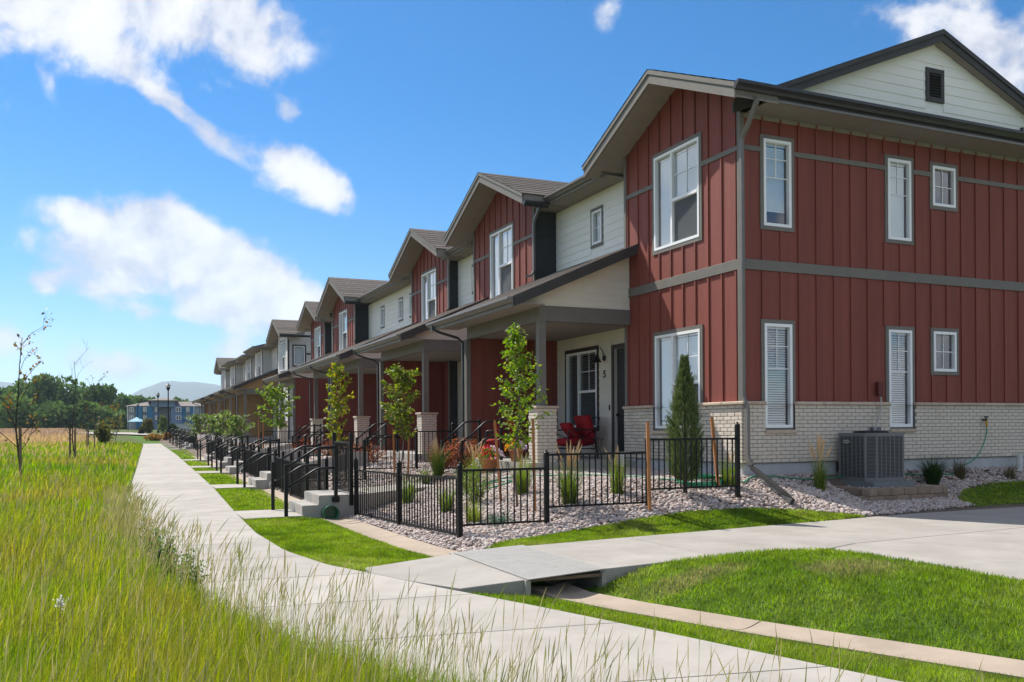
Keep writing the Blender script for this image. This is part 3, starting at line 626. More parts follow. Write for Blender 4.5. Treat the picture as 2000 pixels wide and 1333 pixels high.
def bay(root, P, xf, y0, y1, ru=(4.96, 6.81), rg=(1.42, 3.26), wy=None, brick=True, side_ma=None, ze=6.84, hw_x=.66, ov=.64, zo=0.0, detail=True, gable=True, near_side=True):
    F = ('X', xf); yc = (y0 + y1) / 2; wy = wy or (yc - .73, yc + .79); tr = 'charcoal_trim' if not P['lap'] else 'charcoal_siding'
    uo = (wy[0], wy[1], ru[0] + zo, ru[1] + zo); go = (wy[0], wy[1], rg[0] + zo, rg[1] + zo); ops = [uo, go]
    m = .44; hw = (y1 - y0) / 2 + hw_x; zt = (lambda a: ze + zo + m * (hw - abs(a - yc))) if gable else (lambda a: 6.875 + zo)
    wl = wall_mesh(F, y0, y1, .4 + zo, 6.86 + zo, ops)
    wl.quad(fpt(F, y0, 6.86 + zo), fpt(F, y1, 6.86 + zo), fpt(F, y1, zt(y1)), fpt(F, yc, zt(yc)), fpt(F, y0, zt(y0)))
    w = obj('bay_wall', wl, P['bay'], root)
    tw = .075; o2 = [(a - tw, b + tw, c - tw, d + tw) for a, b, c, d in ops]
    if not P['lap']:
        o3 = o2 + [(y0, y1, 4.17 + zo, 4.35 + zo), (y0, y1, 6.235 + zo, 6.325 + zo)]
        n = int((y1 - y0) / .40); battens(w, F, [y0 + .14 + i * .40 for i in range(n + 1) if y0 + .14 + i * .4 < y1 - .06], (1.885 if brick else .8) + zo, zt, P['bay'], o3)
        fpiece('belt_board', w, F, y0 - .0, y1 + .0, 4.17 + zo, 4.35 + zo, .0, .032, tr)
        for a0, a1 in ((y0 + .001, uo[0] - tw - .001), (uo[1] + tw + .001, y1 - .001)): fpiece('band_board', w, F, a0, a1, 6.235 + zo, 6.325 + zo, 0, .026, tr)
    else: lap_boards(w, F, y0, y1, (1.885 if brick else .8) + zo, 6.9 + zo, P['bay'], o2, .19)
    for a0, a1 in ((y0 - .012, y0 + .07), (y1 - .07, y1 + .012)): fpiece('corner_board', w, F, a0, a1, (1.885 if brick else .4) + zo, zt(a0) - .01, .0, .036, tr)
    window(w, F, *uo, 'double', tr, blind=.97); window(w, F, *go, 'double', tr, blind=.97)
    if side_ma and near_side:
        sw = MB(); sw.quad((xf, y0, .4 + zo), (XW, y0, .4 + zo), (XW, y0, 6.86 + zo), (xf, y0, 6.86 + zo)); sp = obj('bay_side_wall', sw, side_ma, root)
        for zz in (4.95, 6.24): fpiece('band_board', sp, ('Y', y0), xf + .05, XW - .01, zz + zo, zz + .06 + zo, 0, .02, side_ma)
    s2 = MB(); s2.quad((xf, y1, .4 + zo), (XW, y1, .4 + zo), (XW, y1, 6.86 + zo), (xf, y1, 6.86 + zo)); obj('bay_side_wall', s2, side_ma or P['bay'], root)
    if gable: gable_roof(root, xf - ov, XW + 4.6, yc, hw, ze + zo, m)
    else:
        pbox('eave_soffit', root, xf - ov, XW, y0 - .55, y1 + .55, 6.872 + zo, 6.90 + zo, 'soffit', 0); pbox('fascia_board', root, xf - ov - .03, xf - ov, y0 - .58, y1 + .58, 6.86 + zo, 7.03 + zo, 'charcoal_trim'); gutter(root, (xf - ov - .031, y0 - .58, 7.03 + zo), (xf - ov - .031, y1 + .58, 7.03 + zo))
        pbox('fascia_board', root, xf - ov + .001, 9.66, y0 - .58, y0 - .552, 6.86 + zo, 7.03 + zo, 'charcoal_trim'); e0_, e1_, xa, xb_ = y0 - .56, y1 + .56, xf - ov, 11.2
        obj('roof', MB().add([(xa, e0_, 7.03 + zo), (xa, e1_, 7.03 + zo), (xb_, e1_, 7.62 + zo), (xb_, e0_, 7.62 + zo), (xa, e0_, 6.95 + zo), (xa, e1_, 6.95 + zo), (xb_, e1_, 6.95 + zo), (xb_, e0_, 6.95 + zo)], [(0, 1, 2, 3), (0, 4, 5, 1), (0, 3, 7, 4), (1, 5, 6, 2)]), 'shingle', root)
    return w
def porch(root, P, near, farend, pier_y, fin_y, xin, zo=0.0, bricks=True, rows=8, fin_dark=True):
    """near/farend: roof ends in Y; pier at pier_y, privacy wall (fin) at fin_y"""
    za, zb = 4.03 + zo, None; X0_, m = 7.13, .436; th = .17
    zt = lambda x: za - .02 + m * (x - X0_)
    y0, y1 = near, farend
    pr_ = [(X0_, zt(X0_) - th), (xin, zt(xin) - th), (xin, zt(xin)), (X0_, zt(X0_))]
    rf = obj('porch_roof', MB().prism(pr_, 1, y0 + .03, y1), 'soffit', root)
    shingle_rows(rf, (X0_ - .03, y0 - .02, zt(X0_ - .03)), (X0_ - .03, y1, zt(X0_ - .03)), (xin, y1, zt(xin)), (xin, y0 - .02, zt(xin)), rows)
    obj('rake_board', MB().prism([(X0_ - .0, zt(X0_) - th - .03), (xin, zt(xin) - th - .03), (xin, zt(xin) - .03), (X0_ - .0, zt(X0_) - .03)], 1, y0, y0 + .028), 'dark_fascia', root)
    obj('drip_board', MB().prism([(X0_ - .02, zt(X0_) - .085), (xin, zt(xin) - .085), (xin, zt(xin) - .004), (X0_ - .02, zt(X0_) - .004)], 1, y0 - .02, y0 - .001), 'dark_fascia', root)
    pbox('fascia_board', root, X0_ - .03, X0_ - .001, y0 + .03, y1, zt(X0_) - th - .035, zt(X0_) - .01, 'charcoal_trim')
    gutter(root, (X0_ - .031, y0 + .0, zt(X0_) - .012), (X0_ - .031, y1, zt(X0_) - .012), 'gutter_metal')
    b0, b1 = min(pier_y - .08, fin_y), max(pier_y + .0, fin_y)
    xb = 7.81
    # flat eave soffit and ceiling
    pbox('porch_soffit', root, X0_, xb - .002, y0 + .05, y1 - .02, 3.875 + zo, 3.895 + zo, 'soffit', 0)
    e0 = min(pier_y, fin_y) if pier_y < fin_y else min(pier_y, fin_y)
    lo, hi = (pier_y - .10, fin_y - .03) if pier_y < fin_y else (fin_y + .03, pier_y + .10)
    pbox('porch_beam', root, xb, xb + .2, lo, hi, 3.59 + zo, 3.90 + zo, 'charcoal_trim')
    pbox('porch_ceiling', root, xb + .202, XW - .002, lo + .2, hi, 3.62 + zo, 3.66 + zo, 'soffit', 0)
    eb = pier_y - .10 if pier_y < fin_y else pier_y + .10
    xe = xin - .005
    pbox('porch_beam', root, xb + .202, xe, eb, eb + (.2 if pier_y < fin_y else -.2), 3.59 + zo, 3.902 + zo, 'charcoal_trim')
    # gable end of the shed roof, boarded
    yg = pier_y - .06 if pier_y < fin_y else pier_y - .06
    if pier_y < fin_y:
        Fg = ('Y', yg); g = MB().prism([(X0_ + .25, 3.905 + zo), (xe, 3.905 + zo), (xe, zt(xe) - th - .005), (X0_ + .25, zt(X0_ + .25) - th - .005)], 1, yg, yg + .05); gw = obj('gable_wall', g, P['end'], root)
        lap_boards(gw, Fg, X0_ + .2, xe, 3.905 + zo, zt(xe) - th, P['end'], clip=lambda z, zz: (max(X0_ + .2, X0_ + (z - zt(X0_) + th + .02) / m), xe), h=.15)
    else:
        g = MB().prism([(X0_ + .25, 3.905 + zo), (xe, 3.905 + zo), (xe, zt(xe) - th - .005), (X0_ + .25, zt(X0_ + .25) - th - .005)], 1, fin_y - .06, fin_y - .01); gw = obj('gable_wall', g, P['end'], root)
    # post on brick pier
    px = xb - .0; s = 1 if pier_y < fin_y else 1
    post = pbox('post', root, px + .005, px + .16, pier_y - .09, pier_y + .065, 1.885 + zo, 3.588 + zo, 'charcoal_trim')
    pz = .62 + zo
    cx0, cx1, cy0, cy1 = px - .10, px + .34, pier_y - .2, pier_y + .22
    pier = obj('pier', MB().box(cx0 + .012, cx1 - .012, cy0 + .012, cy1 - .012, pz, 1.83 + zo), 'mortar', root)
    bm_ = MB()
    if P['pier'] == 'brick':
        for F, a0, a1 in ((('X', cx0 + .012), cy0, cy1), (('Y', cy0 + .012), cx0 + .03, cx1 - .0)):
            for (a, b, c, d) in courses(F, a0, a1, .75 + zo, 16, (), ch=.0675): fbox(bm_, F, a, b, c, d, -.02, .012)
        obj('brick_facing', bm_, 'brick_cream', pier, kind='stuff')
    else:
        rr = random.Random(int(pier_y * 10))
        for F, a0, a1 in ((('X', cx0 + .012), cy0, cy1), (('Y', cy0 + .012), cx0 + .03, cx1)):
            z = .7 + zo
            while z < 1.8 + zo:
                h = rr.choice((.06, .09, .12)); a = a0
                while a < a1 - .03: b = min(a + rr.uniform(.12, .3), a1); fpiece('stone', pier, F, a, b - .006, z, min(z + h - .006, 1.83 + zo), -.02, rr.uniform(.008, .03), 'ledge_stone'); a = b
                z += h
    pbox('pier_cap', pier, cx0 - .035, cx1 + .035, cy0 - .035, cy1 + .035, 1.831 + zo, 1.884 + zo, 'cap_stone', .008)
    # privacy wall between neighbours
    fx0, fx1 = xb + .10, XW - .002
    fin = obj('privacy_wall', MB().box(fx0, fx1, fin_y - .0, fin_y + .1, .6 + zo, 3.9 + zo), P['fin'], root)
    battens(fin, ('Y', fin_y), [fx0 + .3 + .41 * i for i in range(6)], .76 + zo, 3.6 + zo, P['fin'])
    pbox('end_post', root, xb - .012, fx0 - .001, fin_y - .03, fin_y + .13, .6 + zo, 3.588 + zo, 'charcoal_trim')
    # slab
    sl = obj('porch_slab', MB().box(7.45, XW, min(pier_y, fin_y) - .35 if pier_y < fin_y else fin_y, max(pier_y, fin_y) + (.0 if pier_y < fin_y else .35), .3 + zo, .755 + zo), 'concrete_step', root)
    # downspout at the privacy wall end
    yd = fin_y + .02 if pier_y < fin_y else pier_y + .3
    downspout(root, [(X0_ - .09, yd + .25, 3.93 + zo), (X0_ - .09, yd + .25, 3.84 + zo), (X0_ + .05, yd + .2, 3.76 + zo), (7.62, yd + .05, 3.62 + zo), (7.72, yd, 3.5 + zo), (7.72, yd, .9 + zo), (7.66, yd, .8 + zo), (7.4, yd - .05, .74 + zo)], 'dark_gutter', .07, .05)
def upper_wall(root, P, y0, y1, wins=(), zo=0.0, brickback=None, gw=None, zlow=.4):
    F = ('X', XW); ops = list(wins); wl = wall_mesh(F, y0, y1, zlow + zo, 6.86 + zo, ops + (gw or [])); w = obj('front_wall', wl, P['wall'], root)
    tw = .07; o2 = [(a - tw, b + tw, c - tw, d + tw) for a, b, c, d in ops]
    lap_boards(w, F, y0, y1, 4.6 + zo, 6.85 + zo, P['wall'], o2)
    for wv in wins: window(w, F, *wv, 'small', 'charcoal_trim', .07, blind=.9)
    return w
def eave(root, y0, y1, zo=0.0, y_g=None):
    """main front eave: flat soffit, fascia, gutter, and this unit's part of the main roof"""
    pbox('eave_soffit', root, 9.70, XW - .003, y0, y1, 6.862 + zo, 6.885 + zo, 'soffit', 0)
    pbox('fascia_board', root, 9.665, 9.699, y0, y1, 6.85 + zo, 7.04 + zo, 'charcoal_trim', .003)
    gutter(root, (9.664, y0 + .0, 7.035 + zo), (9.664, y1, 7.035 + zo), 'gutter_metal')
def main_roof(root, y0, y1, zo=0.0, bay_=None, rows=14):
    """this unit's share of the long roof; over a bay the slope starts behind the bay's own roof"""
    xr, zr = 14.55, 6.97 + .405 * (14.55 - 9.7); th = .14; mb = MB(); fr = []
    zz = lambda x: 6.985 + (x - 9.7) * (zr - 6.985) / (xr - 9.7)
    b0, b1 = bay_ or (y0, y0)
    for a, b, x in ((y0, b0, 9.70), (b0, b1, 10.27), (b1, y1, 9.70)):
        if b - a > .02: fr.append((a, b, x))
    for (ya, yb, x), k in [(f, 0) for f in fr] + [((y0, y1, 19.4), 1)]:
        za = zz(x) if not k else 6.985
        v = [(x, ya, za + zo), (x, yb, za + zo), (xr, yb, zr + zo), (xr, ya, zr + zo)]; mb.add(v + [(p, q, z - th) for p, q, z in v], [(0, 1, 2, 3), (7, 6, 5, 4), (0, 4, 5, 1), (0, 3, 7, 4), (1, 5, 6, 2)])
    r = obj('roof', mb, 'soffit', root)
    for (ya, yb, x) in fr: shingle_rows(r, (x - .04, ya, zz(x - .04) + .008 + zo), (x - .04, yb, zz(x - .04) + .008 + zo), (xr, yb, zr + .008 + zo), (xr, ya, zr + .008 + zo), rows)
    shingle_rows(r, (19.45, y0, 6.99 + zo), (19.45, y1, 6.99 + zo), (xr, y1, zr + .012 + zo), (xr, y0, zr + .012 + zo), rows)
    return r
# ---- unit 1: the end house at the corner ------------------------------------------------------
Y0 = 12.64; X0 = 9.94
h1 = thing('townhouse', 'nearest end townhouse with red board walls, brick base and white roof gable above', 'house', (X0, 16.4, .6), 'attached red townhouses in the front row')
FX, FY = ('X', X0), ('Y', Y0)
bw = bay(h1, RED, X0, Y0, 16.48, wy=(13.83, 15.34), side_ma='red_board', near_side=False)
# side wall
side_w = [(10.41, 11.02, 4.96, 6.48, 'tall', .82), (13.32, 13.91, 4.95, 6.47, 'tall', .97), (14.48, 15.09, 5.69, 6.46, 'small', 0), (10.41, 11.02, 1.42, 3.25, 'tall', .97), (13.32, 13.91, 1.42, 3.25, 'tall', .97), (14.48, 15.09, 2.49, 3.26, 'small', .0)]
ops = [w[:4] for w in side_w]
sw = obj('side_wall', wall_mesh(FY, X0, 19.3, .2, 6.88, ops), 'red_board', h1)
tw = .07; o2 = [(a - tw, b + tw, c - tw, d + tw) for a, b, c, d in ops] + [(X0, 19.3, 4.17, 4.35), (X0, 19.3, 6.235, 6.325)]
battens(sw, FY, [X0 + .445 + .4065 * i for i in range(23)], 1.885, 6.86, 'red_board', o2)
fpiece('belt_board', sw, FY, X0 + .05, 19.3, 4.17, 4.35, .0, .032, 'charcoal_trim')
xs = X0 + .052
for a, b in ((10.34, 11.09), (13.25, 13.98), (14.41, 15.16), (19.3, 19.3)):
    fpiece('band_board', sw, FY, xs, a - .001, 6.235, 6.325, 0, .026, 'charcoal_trim'); xs = b + .001
fpiece('corner_board', sw, FY, X0 - .035, X0 + .05, 1.885, 6.86, .0, .034, 'charcoal_trim')
fpiece('frieze_board', sw, FY, X0 + .052, 19.3, 6.80, 6.879, .0, .02, 'soffit')
for (a, b, c, d, st, bl) in side_w: window(sw, FY, a, b, c, d, st, 'charcoal_trim', .07, blind=bl, closed=c > 4)
# brick base: mortar backing, then every brick
def brick_base(root, F, a0, a1, gops, name, corner, budget):
    bk = wall_mesh(F, a0, a1, .80, 1.83, [o for o in gops], .1)
    for i in range(len(bk.v)):
        x, y, z = bk.v[i]; bk.v[i] = (x - .055, y, z) if F[0] == 'X' else (x, y - .055, z)
    base = obj(name, bk, 'mortar', root); Fb = (F[0], F[1] - .055); rest = MB()
    for (a, b, c, d) in courses(Fb, a0 + corner, a1, .812, 15, [(o[0], o[1], o[2], o[3]) for o in gops]):
        if budget[0] > 0: budget[0] -= 1; fpiece('brick', base, Fb, a, b, c, d, -.02, .012 + random.uniform(-.0015, .0015), 'brick_cream', .005)
        else: fbox(rest, Fb, a, b, c, d, -.02, .012)
    if rest.v: obj('brick_facing', rest, 'brick_cream', base, kind='stuff')
    s = a0 - (.1 if F[0] == 'X' else .06)
    for o in sorted(gops) + [(a1, a1, 0, 0)]:
        e = o[0] - .002; x = s
        while x < e - .05:
            x2 = min(x + .61, e)
            if e - x2 < .15: x2 = e
            fpiece('cap_stone', base, F, x + .002, x2 - .002, 1.826, 1.883, -.01, .115, 'cap_stone', .012); x = x2
        s = o[1] + .002
    return base
bud = [300]
brick_base(h1, FX, Y0 - .067, 16.48, [(13.80, 15.37, 1.36, 1.83)], 'brick_base', 0.0, bud)
sb = brick_base(h1, FY, X0 - .0, 19.3, [(10.385, 11.045, 1.385, 1.83), (13.295, 13.935, 1.385, 1.83)], 'brick_base', -.03, bud)
for a, b in ((10.37, 11.06), (13.28, 13.95)): fpiece('brick_sill', sb, FY, a, b, 1.325, 1.385, .0, .105, 'cap_stone', .006)
fpiece('brick_sill', bw, FX, 13.78, 15.39, 1.315, 1.373, .0, .105, 'cap_stone', .006)
pbox('foundation', h1, X0 + .02, 19.3, Y0 - .03, Y0 + .2, -.2, .799, 'foundation'); pbox('foundation', h1, X0 - .03, X0 + .2, Y0 - .031, 16.48, -.2, .7985, 'foundation')
fpiece('foundation_vent', h1, FY, 12.0, 12.5, .62, .79, .031, .045, 'charcoal_siding')
# side eave over the wall, and the white gable above it
ze = 6.70; yE = 12.64 - .66
pbox('side_soffit', h1, X0 + .12, 19.6, yE + .04, Y0 - .001, 6.882, 6.90, 'soffit', 0)
pbox('fascia_board', h1, 9.34, 19.6, yE - .0, yE + .036, 6.86, 7.05, 'gutter_metal', .003)
gutter(h1, (9.28, yE - .001, 7.085), (19.6, yE - .001, 7.085), 'dark_gutter', (0, -1), .13)
obj('pent_roof', MB().prism([(yE, 6.905), (Y0 + .02, 6.905), (Y0 + .02, 7.2), (yE, 7.05)], 0, 10.2, 19.6), 'dark_fascia', h1)
gm = .405; gz = lambda x: 6.84 + gm * (min(x, 29.1 - x) - 9.7)
gwl = MB(); gwl.quad(fpt(FY, 10.26, 6.9), fpt(FY, 18.84, 6.9), fpt(FY, 18.84, gz(18.84)), fpt(FY, 14.55, gz(14.55)), fpt(FY, 10.26, gz(10.26))); gwo = obj('gable_wall', gwl, 'white_board', h1)
vt = (14.31, 14.79, 7.69, 8.33)
lap_boards(gwo, FY, 10.3, 18.8, 7.0, 9.1, 'white_board', [vt], clip=lambda z, zz: (9.7 + (z - 6.84) / gm, 19.4 - (z - 6.84) / gm))
ve = MB(); fbox(ve, FY, vt[0], vt[0] + .09, vt[2], vt[3], .0, .04); fbox(ve, FY, vt[1] - .09, vt[1], vt[2], vt[3], .0, .04); fbox(ve, FY, vt[0] + .09, vt[1] - .09, vt[3] - .09, vt[3], .0, .04); fbox(ve, FY, vt[0] + .09, vt[1] - .09, vt[2], vt[2] + .09, .0, .04)
vo = obj('gable_vent', ve, 'dark_fascia', h1); pbox('vent_backing', vo, *fb(FY, vt[0] + .09, vt[1] - .09, vt[2] + .09, vt[3] - .09, -.02, .006), 'black_paint', 0)
for i in range(8):
    z = vt[2] + .11 + i * .055; p = MB(); p.add([fpt(FY, vt[0] + .092, z, .055), fpt(FY, vt[1] - .092, z, .055), fpt(FY, vt[1] - .092, z + .04, .012), fpt(FY, vt[0] + .092, z + .04, .012), fpt(FY, vt[0] + .092, z + .012, .058), fpt(FY, vt[1] - .092, z + .012, .058)], [(0, 1, 2, 3), (4, 5, 2, 3), (0, 1, 5, 4)]); obj('louvre', p, 'dark_fascia', vo)
r1 = main_roof(h1, 12.46, 20.36, bay_=(12.46, 16.95))
for s in (0, 1):
    a, b = ((9.62, 14.55) if s == 0 else (19.48, 14.55)); z0_, z1_ = 6.97 - .03, 6.97 + .405 * 4.85
    obj('rake_board', MB().prism([(a, z0_ - .19), (b, z1_ - .14), (b, z1_ + .06), (a, z0_ + .01)], 1, 12.425, 12.459), 'dark_fascia', h1)
    obj('drip_board', MB().prism([(a, z0_ - .06), (b, z1_ - .01), (b, z1_ + .085), (a, z0_ + .035)], 1, 12.40, 12.424), 'dark_fascia', h1)
fpiece('vent_stub', gwo, FY, 16.95, 17.0, 6.9, 7.5, .02, .07, 'charcoal_siding')
eave(h1, 16.9, 20.36)
upper_wall(h1, RED, 16.48, 20.36, [(18.03, 18.48, 5.69, 6.46)], zlow=3.9)
# ground floor of the porch: boarded wall with window, door, lamp, number
Fw = ('X', XW); pw = (18.29, 19.81, 1.45, 3.25)
wg = obj('porch_wall', wall_mesh(('X', XW - .004), 16.5, 20.34, .4, 3.9, [pw, (16.62, 17.53, .76, 3.2)], .15), 'cream_board', h1)
Fq = ('X', XW - .004)
lap_boards(wg, Fq, 16.5, 20.34, .76, 3.62, 'cream_board', [(pw[0] - .08, pw[1] + .08, pw[2] - .08, pw[3] + .08), (16.5, 17.64, .7, 3.31)], .18)
window(wg, Fq, *pw, 'double', 'plum_trim', .09, blind=.97, glass_ma='shaded_porch_glass', closed=False)
dr = obj('door', MB().box(XW + .06, XW + .10, 16.64, 17.51, .77, 3.19), 'door_dark', h1)
for y0_, y1_, z0_, z1_ in ((16.74, 17.03, 1.0, 1.6), (17.12, 17.41, 1.0, 1.6), (16.74, 17.41, 1.72, 3.05)): pbox('door_panel', dr, XW + .045, XW + .06, y0_, y1_, z0_, z1_, 'door_dark', .008)
obj('handle', MB().tube([(XW + .05, 17.44, 1.72), (XW - .0, 17.44, 1.72)], .03, 10).tube([(XW + .0, 17.44, 1.72), (XW - .005, 17.36, 1.72)], .012, 8), 'black_paint', dr)
obj('glass_lite', MB().box(XW + .052, XW + .058, 16.8, 17.35, 2.44, 2.47), 'badge', dr)
dt = MB(); dt.box(XW - .03, XW - .005, 16.53, 16.62, .76, 3.29); dt.box(XW - .03, XW - .005, 17.53, 17.62, .76, 3.29); dt.box(XW - .03, XW - .005, 16.62, 17.53, 3.2, 3.29); obj('door_trim', dt, 'door_trim', h1)
# gooseneck porch lamp
lp = MB(); yl, zl = 17.93, 3.02
lp.tube([(XW - .02, yl, zl), (XW - .05, yl, zl)], .06, 14)
n5 = [(XW - .05, yl, zl + .02), (XW - .07, yl, zl + .16), (XW - .13, yl, zl + .24), (XW - .20, yl, zl + .20), (XW - .22, yl, zl + .08)]; lp.tube(n5, .011, 8)
lo = obj('porch_lamp', lp, 'black_paint', h1); obj('lamp_shade', MB().lathe([(.012, .08), (.026, .07), (.105, -.10), (.10, -.10), (.02, .05)], (XW - .22, yl, zl - .0), 18), 'black_paint', lo)
fc = bpy.data.curves.new('house_number', 'FONT'); fc.body = '5'; fc.size = .24; fc.extrude = .006; fo = bpy.data.objects.new('tmp', fc); S.collection.objects.link(fo); bpy.context.view_layer.update()
nm = bpy.data.meshes.new_from_object(fo.evaluated_get(bpy.context.evaluated_depsgraph_get())); bpy.data.objects.remove(fo)
nm.materials.clear(); nm.materials.append(M['black_paint'])
no = link(bpy.data.objects.new('house_number', nm)); no.parent = h1; no.location = Vector((XW - .032, 17.98, 2.58)) - base_loc(h1); no.rotation_euler = (R(90), 0, R(-90))
pbox('doorbell', h1, XW - .04, XW - .026, 17.68, 17.73, 1.83, 1.95, 'black_paint')
porch(h1, RED, 15.97, 20.98, 16.4, 20.36, X0 - .002)
obj('porch_roof_infill', MB().prism([(9.93, 5.03), (10.255, 5.17), (10.255, 5.38), (9.93, 5.236)], 1, 16.49, 20.3), 'shingle', h1)
pbox('porch_slab', h1, 9.0, XW, 16.49, 17.6, .31, .756, 'concrete_step')
# corner downspout with its two elbows and the extension on the stones
downspout(h1, [(9.72, 11.93, 6.87), (9.72, 11.96, 6.78), (9.80, 12.25, 6.55), (9.885, 12.53, 6.40), (9.885, 12.56, 6.25), (9.885, 12.56, 1.98), (9.885, 12.50, 1.86), (9.885, 12.44, 1.76), (9.885, 12.44, .95), (9.89, 12.41, .86), (9.9, 12.33, .78)], 'gutter_metal')
dend = (9.55, 10.95, Tz(9.55, 10.95) + .09)
ds = downspout(h1, [(9.9, 12.38, .80), (9.88, 12.3, .74), (9.6, 11.2, .40), dend], 'dark_gutter', .085, .06)
# meter box, conduit, hose bib
eb = fpiece('electrical_box', h1, FY, 12.98, 13.10, 2.0, 2.26, .02, .10, 'elec_red', .008)
obj('conduit', MB().tube([(13.06, Y0 - .06, 2.0), (13.06, Y0 - .08, 1.93), (12.99, Y0 - .14, 1.75), (12.8, Y0 - .22, 1.48), (12.66, Y0 - .28, 1.3), (12.62, Y0 - .30, 1.2)], .016, 8), 'conduit', h1, True)
fpiece('disconnect_box', h1, FY, 12.78, 12.98, 1.20, 1.42, .07, .16, 'ac_grey', .006)
hb = obj('hose_bib', MB().tube([(15.75, Y0 - .06, 1.55), (15.75, Y0 - .16, 1.55)], .022, 8).tube([(15.75, Y0 - .13, 1.55), (15.75, Y0 - .15, 1.60)], .012, 6).tube([(15.70, Y0 - .15, 1.605), (15.80, Y0 - .15, 1.605)], .012, 6), 'black_paint', h1)
obj('hose_nozzle', MB().tube([(15.75, Y0 - .15, 1.53), (15.75, Y0 - .16, 1.41)], [.03, .022], 10), 'brass', hb)
pbox('back_wall', h1, 19.2, 19.3, Y0 + .01, 20.36, .2, 7.0, 'red_board', 0)
# ---- units 2 to 5 --------------------------------------------------------------------------------
def unit(i, label, y0, y1, bx, b0, b1, pr_args, wins, zo=0.0, P=RED, gw=None):
    h = thing('townhouse', label, 'house', (bx, (y0 + y1) / 2, .6 + zo), 'attached red townhouses in the front row')
    bay(h, P, bx, b0, b1, side_ma=P['side'], ov=.66, zo=zo, hw_x=.7, brick=False)
    for a, b in ((y0, b0), (b1, y1)):
        if b - a > .2:
            ws = [(w - .23, w + .23, 5.69 + zo, 6.46 + zo) for w in wins if a < w < b]; upper_wall(h, P, a, b, ws, zo); eave(h, a + (.0 if a == y0 else .65), b - (.0 if b == y1 else .65), zo)
    near, farend, py, fy_ = pr_args
    porch(h, P, near, farend, py, fy_, bx - .004 if False else XW - .005, zo, rows=7)
    main_roof(h, y0, y1, zo, (max(y0, b0 - .4), min(y1, b1 + .4)), rows=8)
    pbox('back_wall', h, 19.2, 19.3, y0 + .005, y1, .2, 7.0 + zo, P['bay'], 0); pbox('foundation', h, XW - .05, XW + .2, y0 + .01, y1, 0, .79 + zo, 'foundation', 0)
    return h
h2 = unit(2, 'second red townhouse in the row, its bay beside the end house', 20.36, 27.45, 9.66, 20.37, 24.5, (23.45, 28.33, 23.76, 28.0), [25.9])
downspout(h2, [(9.62, 20.0, 6.93), (9.62, 20.05, 6.85), (9.60, 20.26, 6.62), (9.60, 20.31, 6.5), (9.60, 20.31, 5.35), (9.55, 20.34, 5.25), (9.4, 20.4, 5.2)], 'gutter_metal')
gutter(h2, (9.0, 19.63, 6.88), (9.66, 19.63, 6.88), 'dark_gutter', (0, -1), .12)
gb = obj('porch_back_wall', MB().box(XW - .04, XW - .008, 24.6, 27.9, .7, 3.88), 'mortar', h2)
bf = MB()
for (a, b, c, d) in courses(('X', XW - .04), 24.6, 27.9, .76, 42, [(26.2, 26.9, 1.6, 3.2)]): fbox(bf, ('X', XW - .04), a, b, c, d, -.01, .01)
obj('brick_facing', bf, 'brick_cream', gb, kind='stuff'); window(h2, ('X', XW - .06), 26.25, 26.85, 1.65, 3.15, 'small', 'vinyl_white', .03, blind=.9)
h3 = unit(3, 'third red townhouse in the row with a single brick porch pier', 27.45, 35.15, 9.94, 27.45, 31.37, (30.65, 35.18, 30.9, 35.12), [32.4, 33.8])
h4 = unit(4, 'fourth red townhouse in the row, mirrored porch behind the staked young tree', 35.15, 43.3, 9.66, 38.65, 43.0, (35.2, 39.6, 38.5, 35.24), [36.4])
h5 = unit(5, 'farthest red townhouse at the end of the first building', 43.3, 50.6, 9.94, 46.0, 49.6, (43.0, 47.3, 47.0, 43.32), [44.6])
gutter(h4, (9.0, 37.92, 6.88), (9.66, 37.92, 6.88), 'dark_gutter', (0, -1), .12)
for h, y_, x_ in ((h3, 27.33, 9.86), (h4, 38.55, 9.6), (h5, 45.9, 9.86)): downspout(h, [(x_ - .1, y_ - .35, 6.95), (x_ - .06, y_ - .25, 6.8), (x_, y_ - .06, 6.6), (x_, y_ - .06, 5.3), (x_ - .1, y_ - .03, 5.22)], 'gutter_metal')
# ---- the second building: grey siding, tan porches, stone piers -------------------------------------
ZO = .22
blk = thing('townhouse_block', 'second row of grey sided townhouses with tan porch walls and stone piers', 'house', (9.9, 78, .8))
uu = [(56.75, 64.5, 9.94, 56.75, 60.6, (60.6, 65.0, 61.0, 64.7)), (64.5, 72.2, 9.66, 65.2, 69.2, (68.6, 72.6, 69.0, 72.3)), (72.2, 80.0, 9.94, 72.8, 76.7, (76.3, 80.4, 76.7, 80.1)), (80.0, 88.5, 9.66, 80.8, 84.8, (84.4, 88.8, 84.8, 88.5)), (88.5, 97, 9.94, 90.5, 94.6, (88.9, 93.2, 92.6, 89.0))]
for (a, b, bx, b0, b1, pa) in uu:
    bay(blk, GREY, bx, b0, b1, side_ma='grey_board', ov=.64, zo=ZO, hw_x=.68, brick=False, gable=b0 < 60 or b0 > 90, near_side=b0 > 60)
    upper_wall(blk, GREY, b1, b, [((b1 + b) / 2 - .23, (b1 + b) / 2 + .23, 5.69 + ZO, 6.46 + ZO)], ZO)
    if b0 - a > .3: upper_wall(blk, GREY, a, b0, [], ZO)
    eave(blk, b1 + .6, b, ZO); porch(blk, GREY, *pa, XW - .005, ZO, rows=5); main_roof(blk, a, b, ZO, (max(a, b0 - .4), min(b, b1 + .4)), rows=5)
    pbox('foundation', blk, XW - .05, XW + .2, a + .01, b, 0, .9, 'foundation', 0)
fsw = ('Y', 56.75); so_ = [(10.28, 10.95, 5.2 + ZO, 6.4 + ZO)]
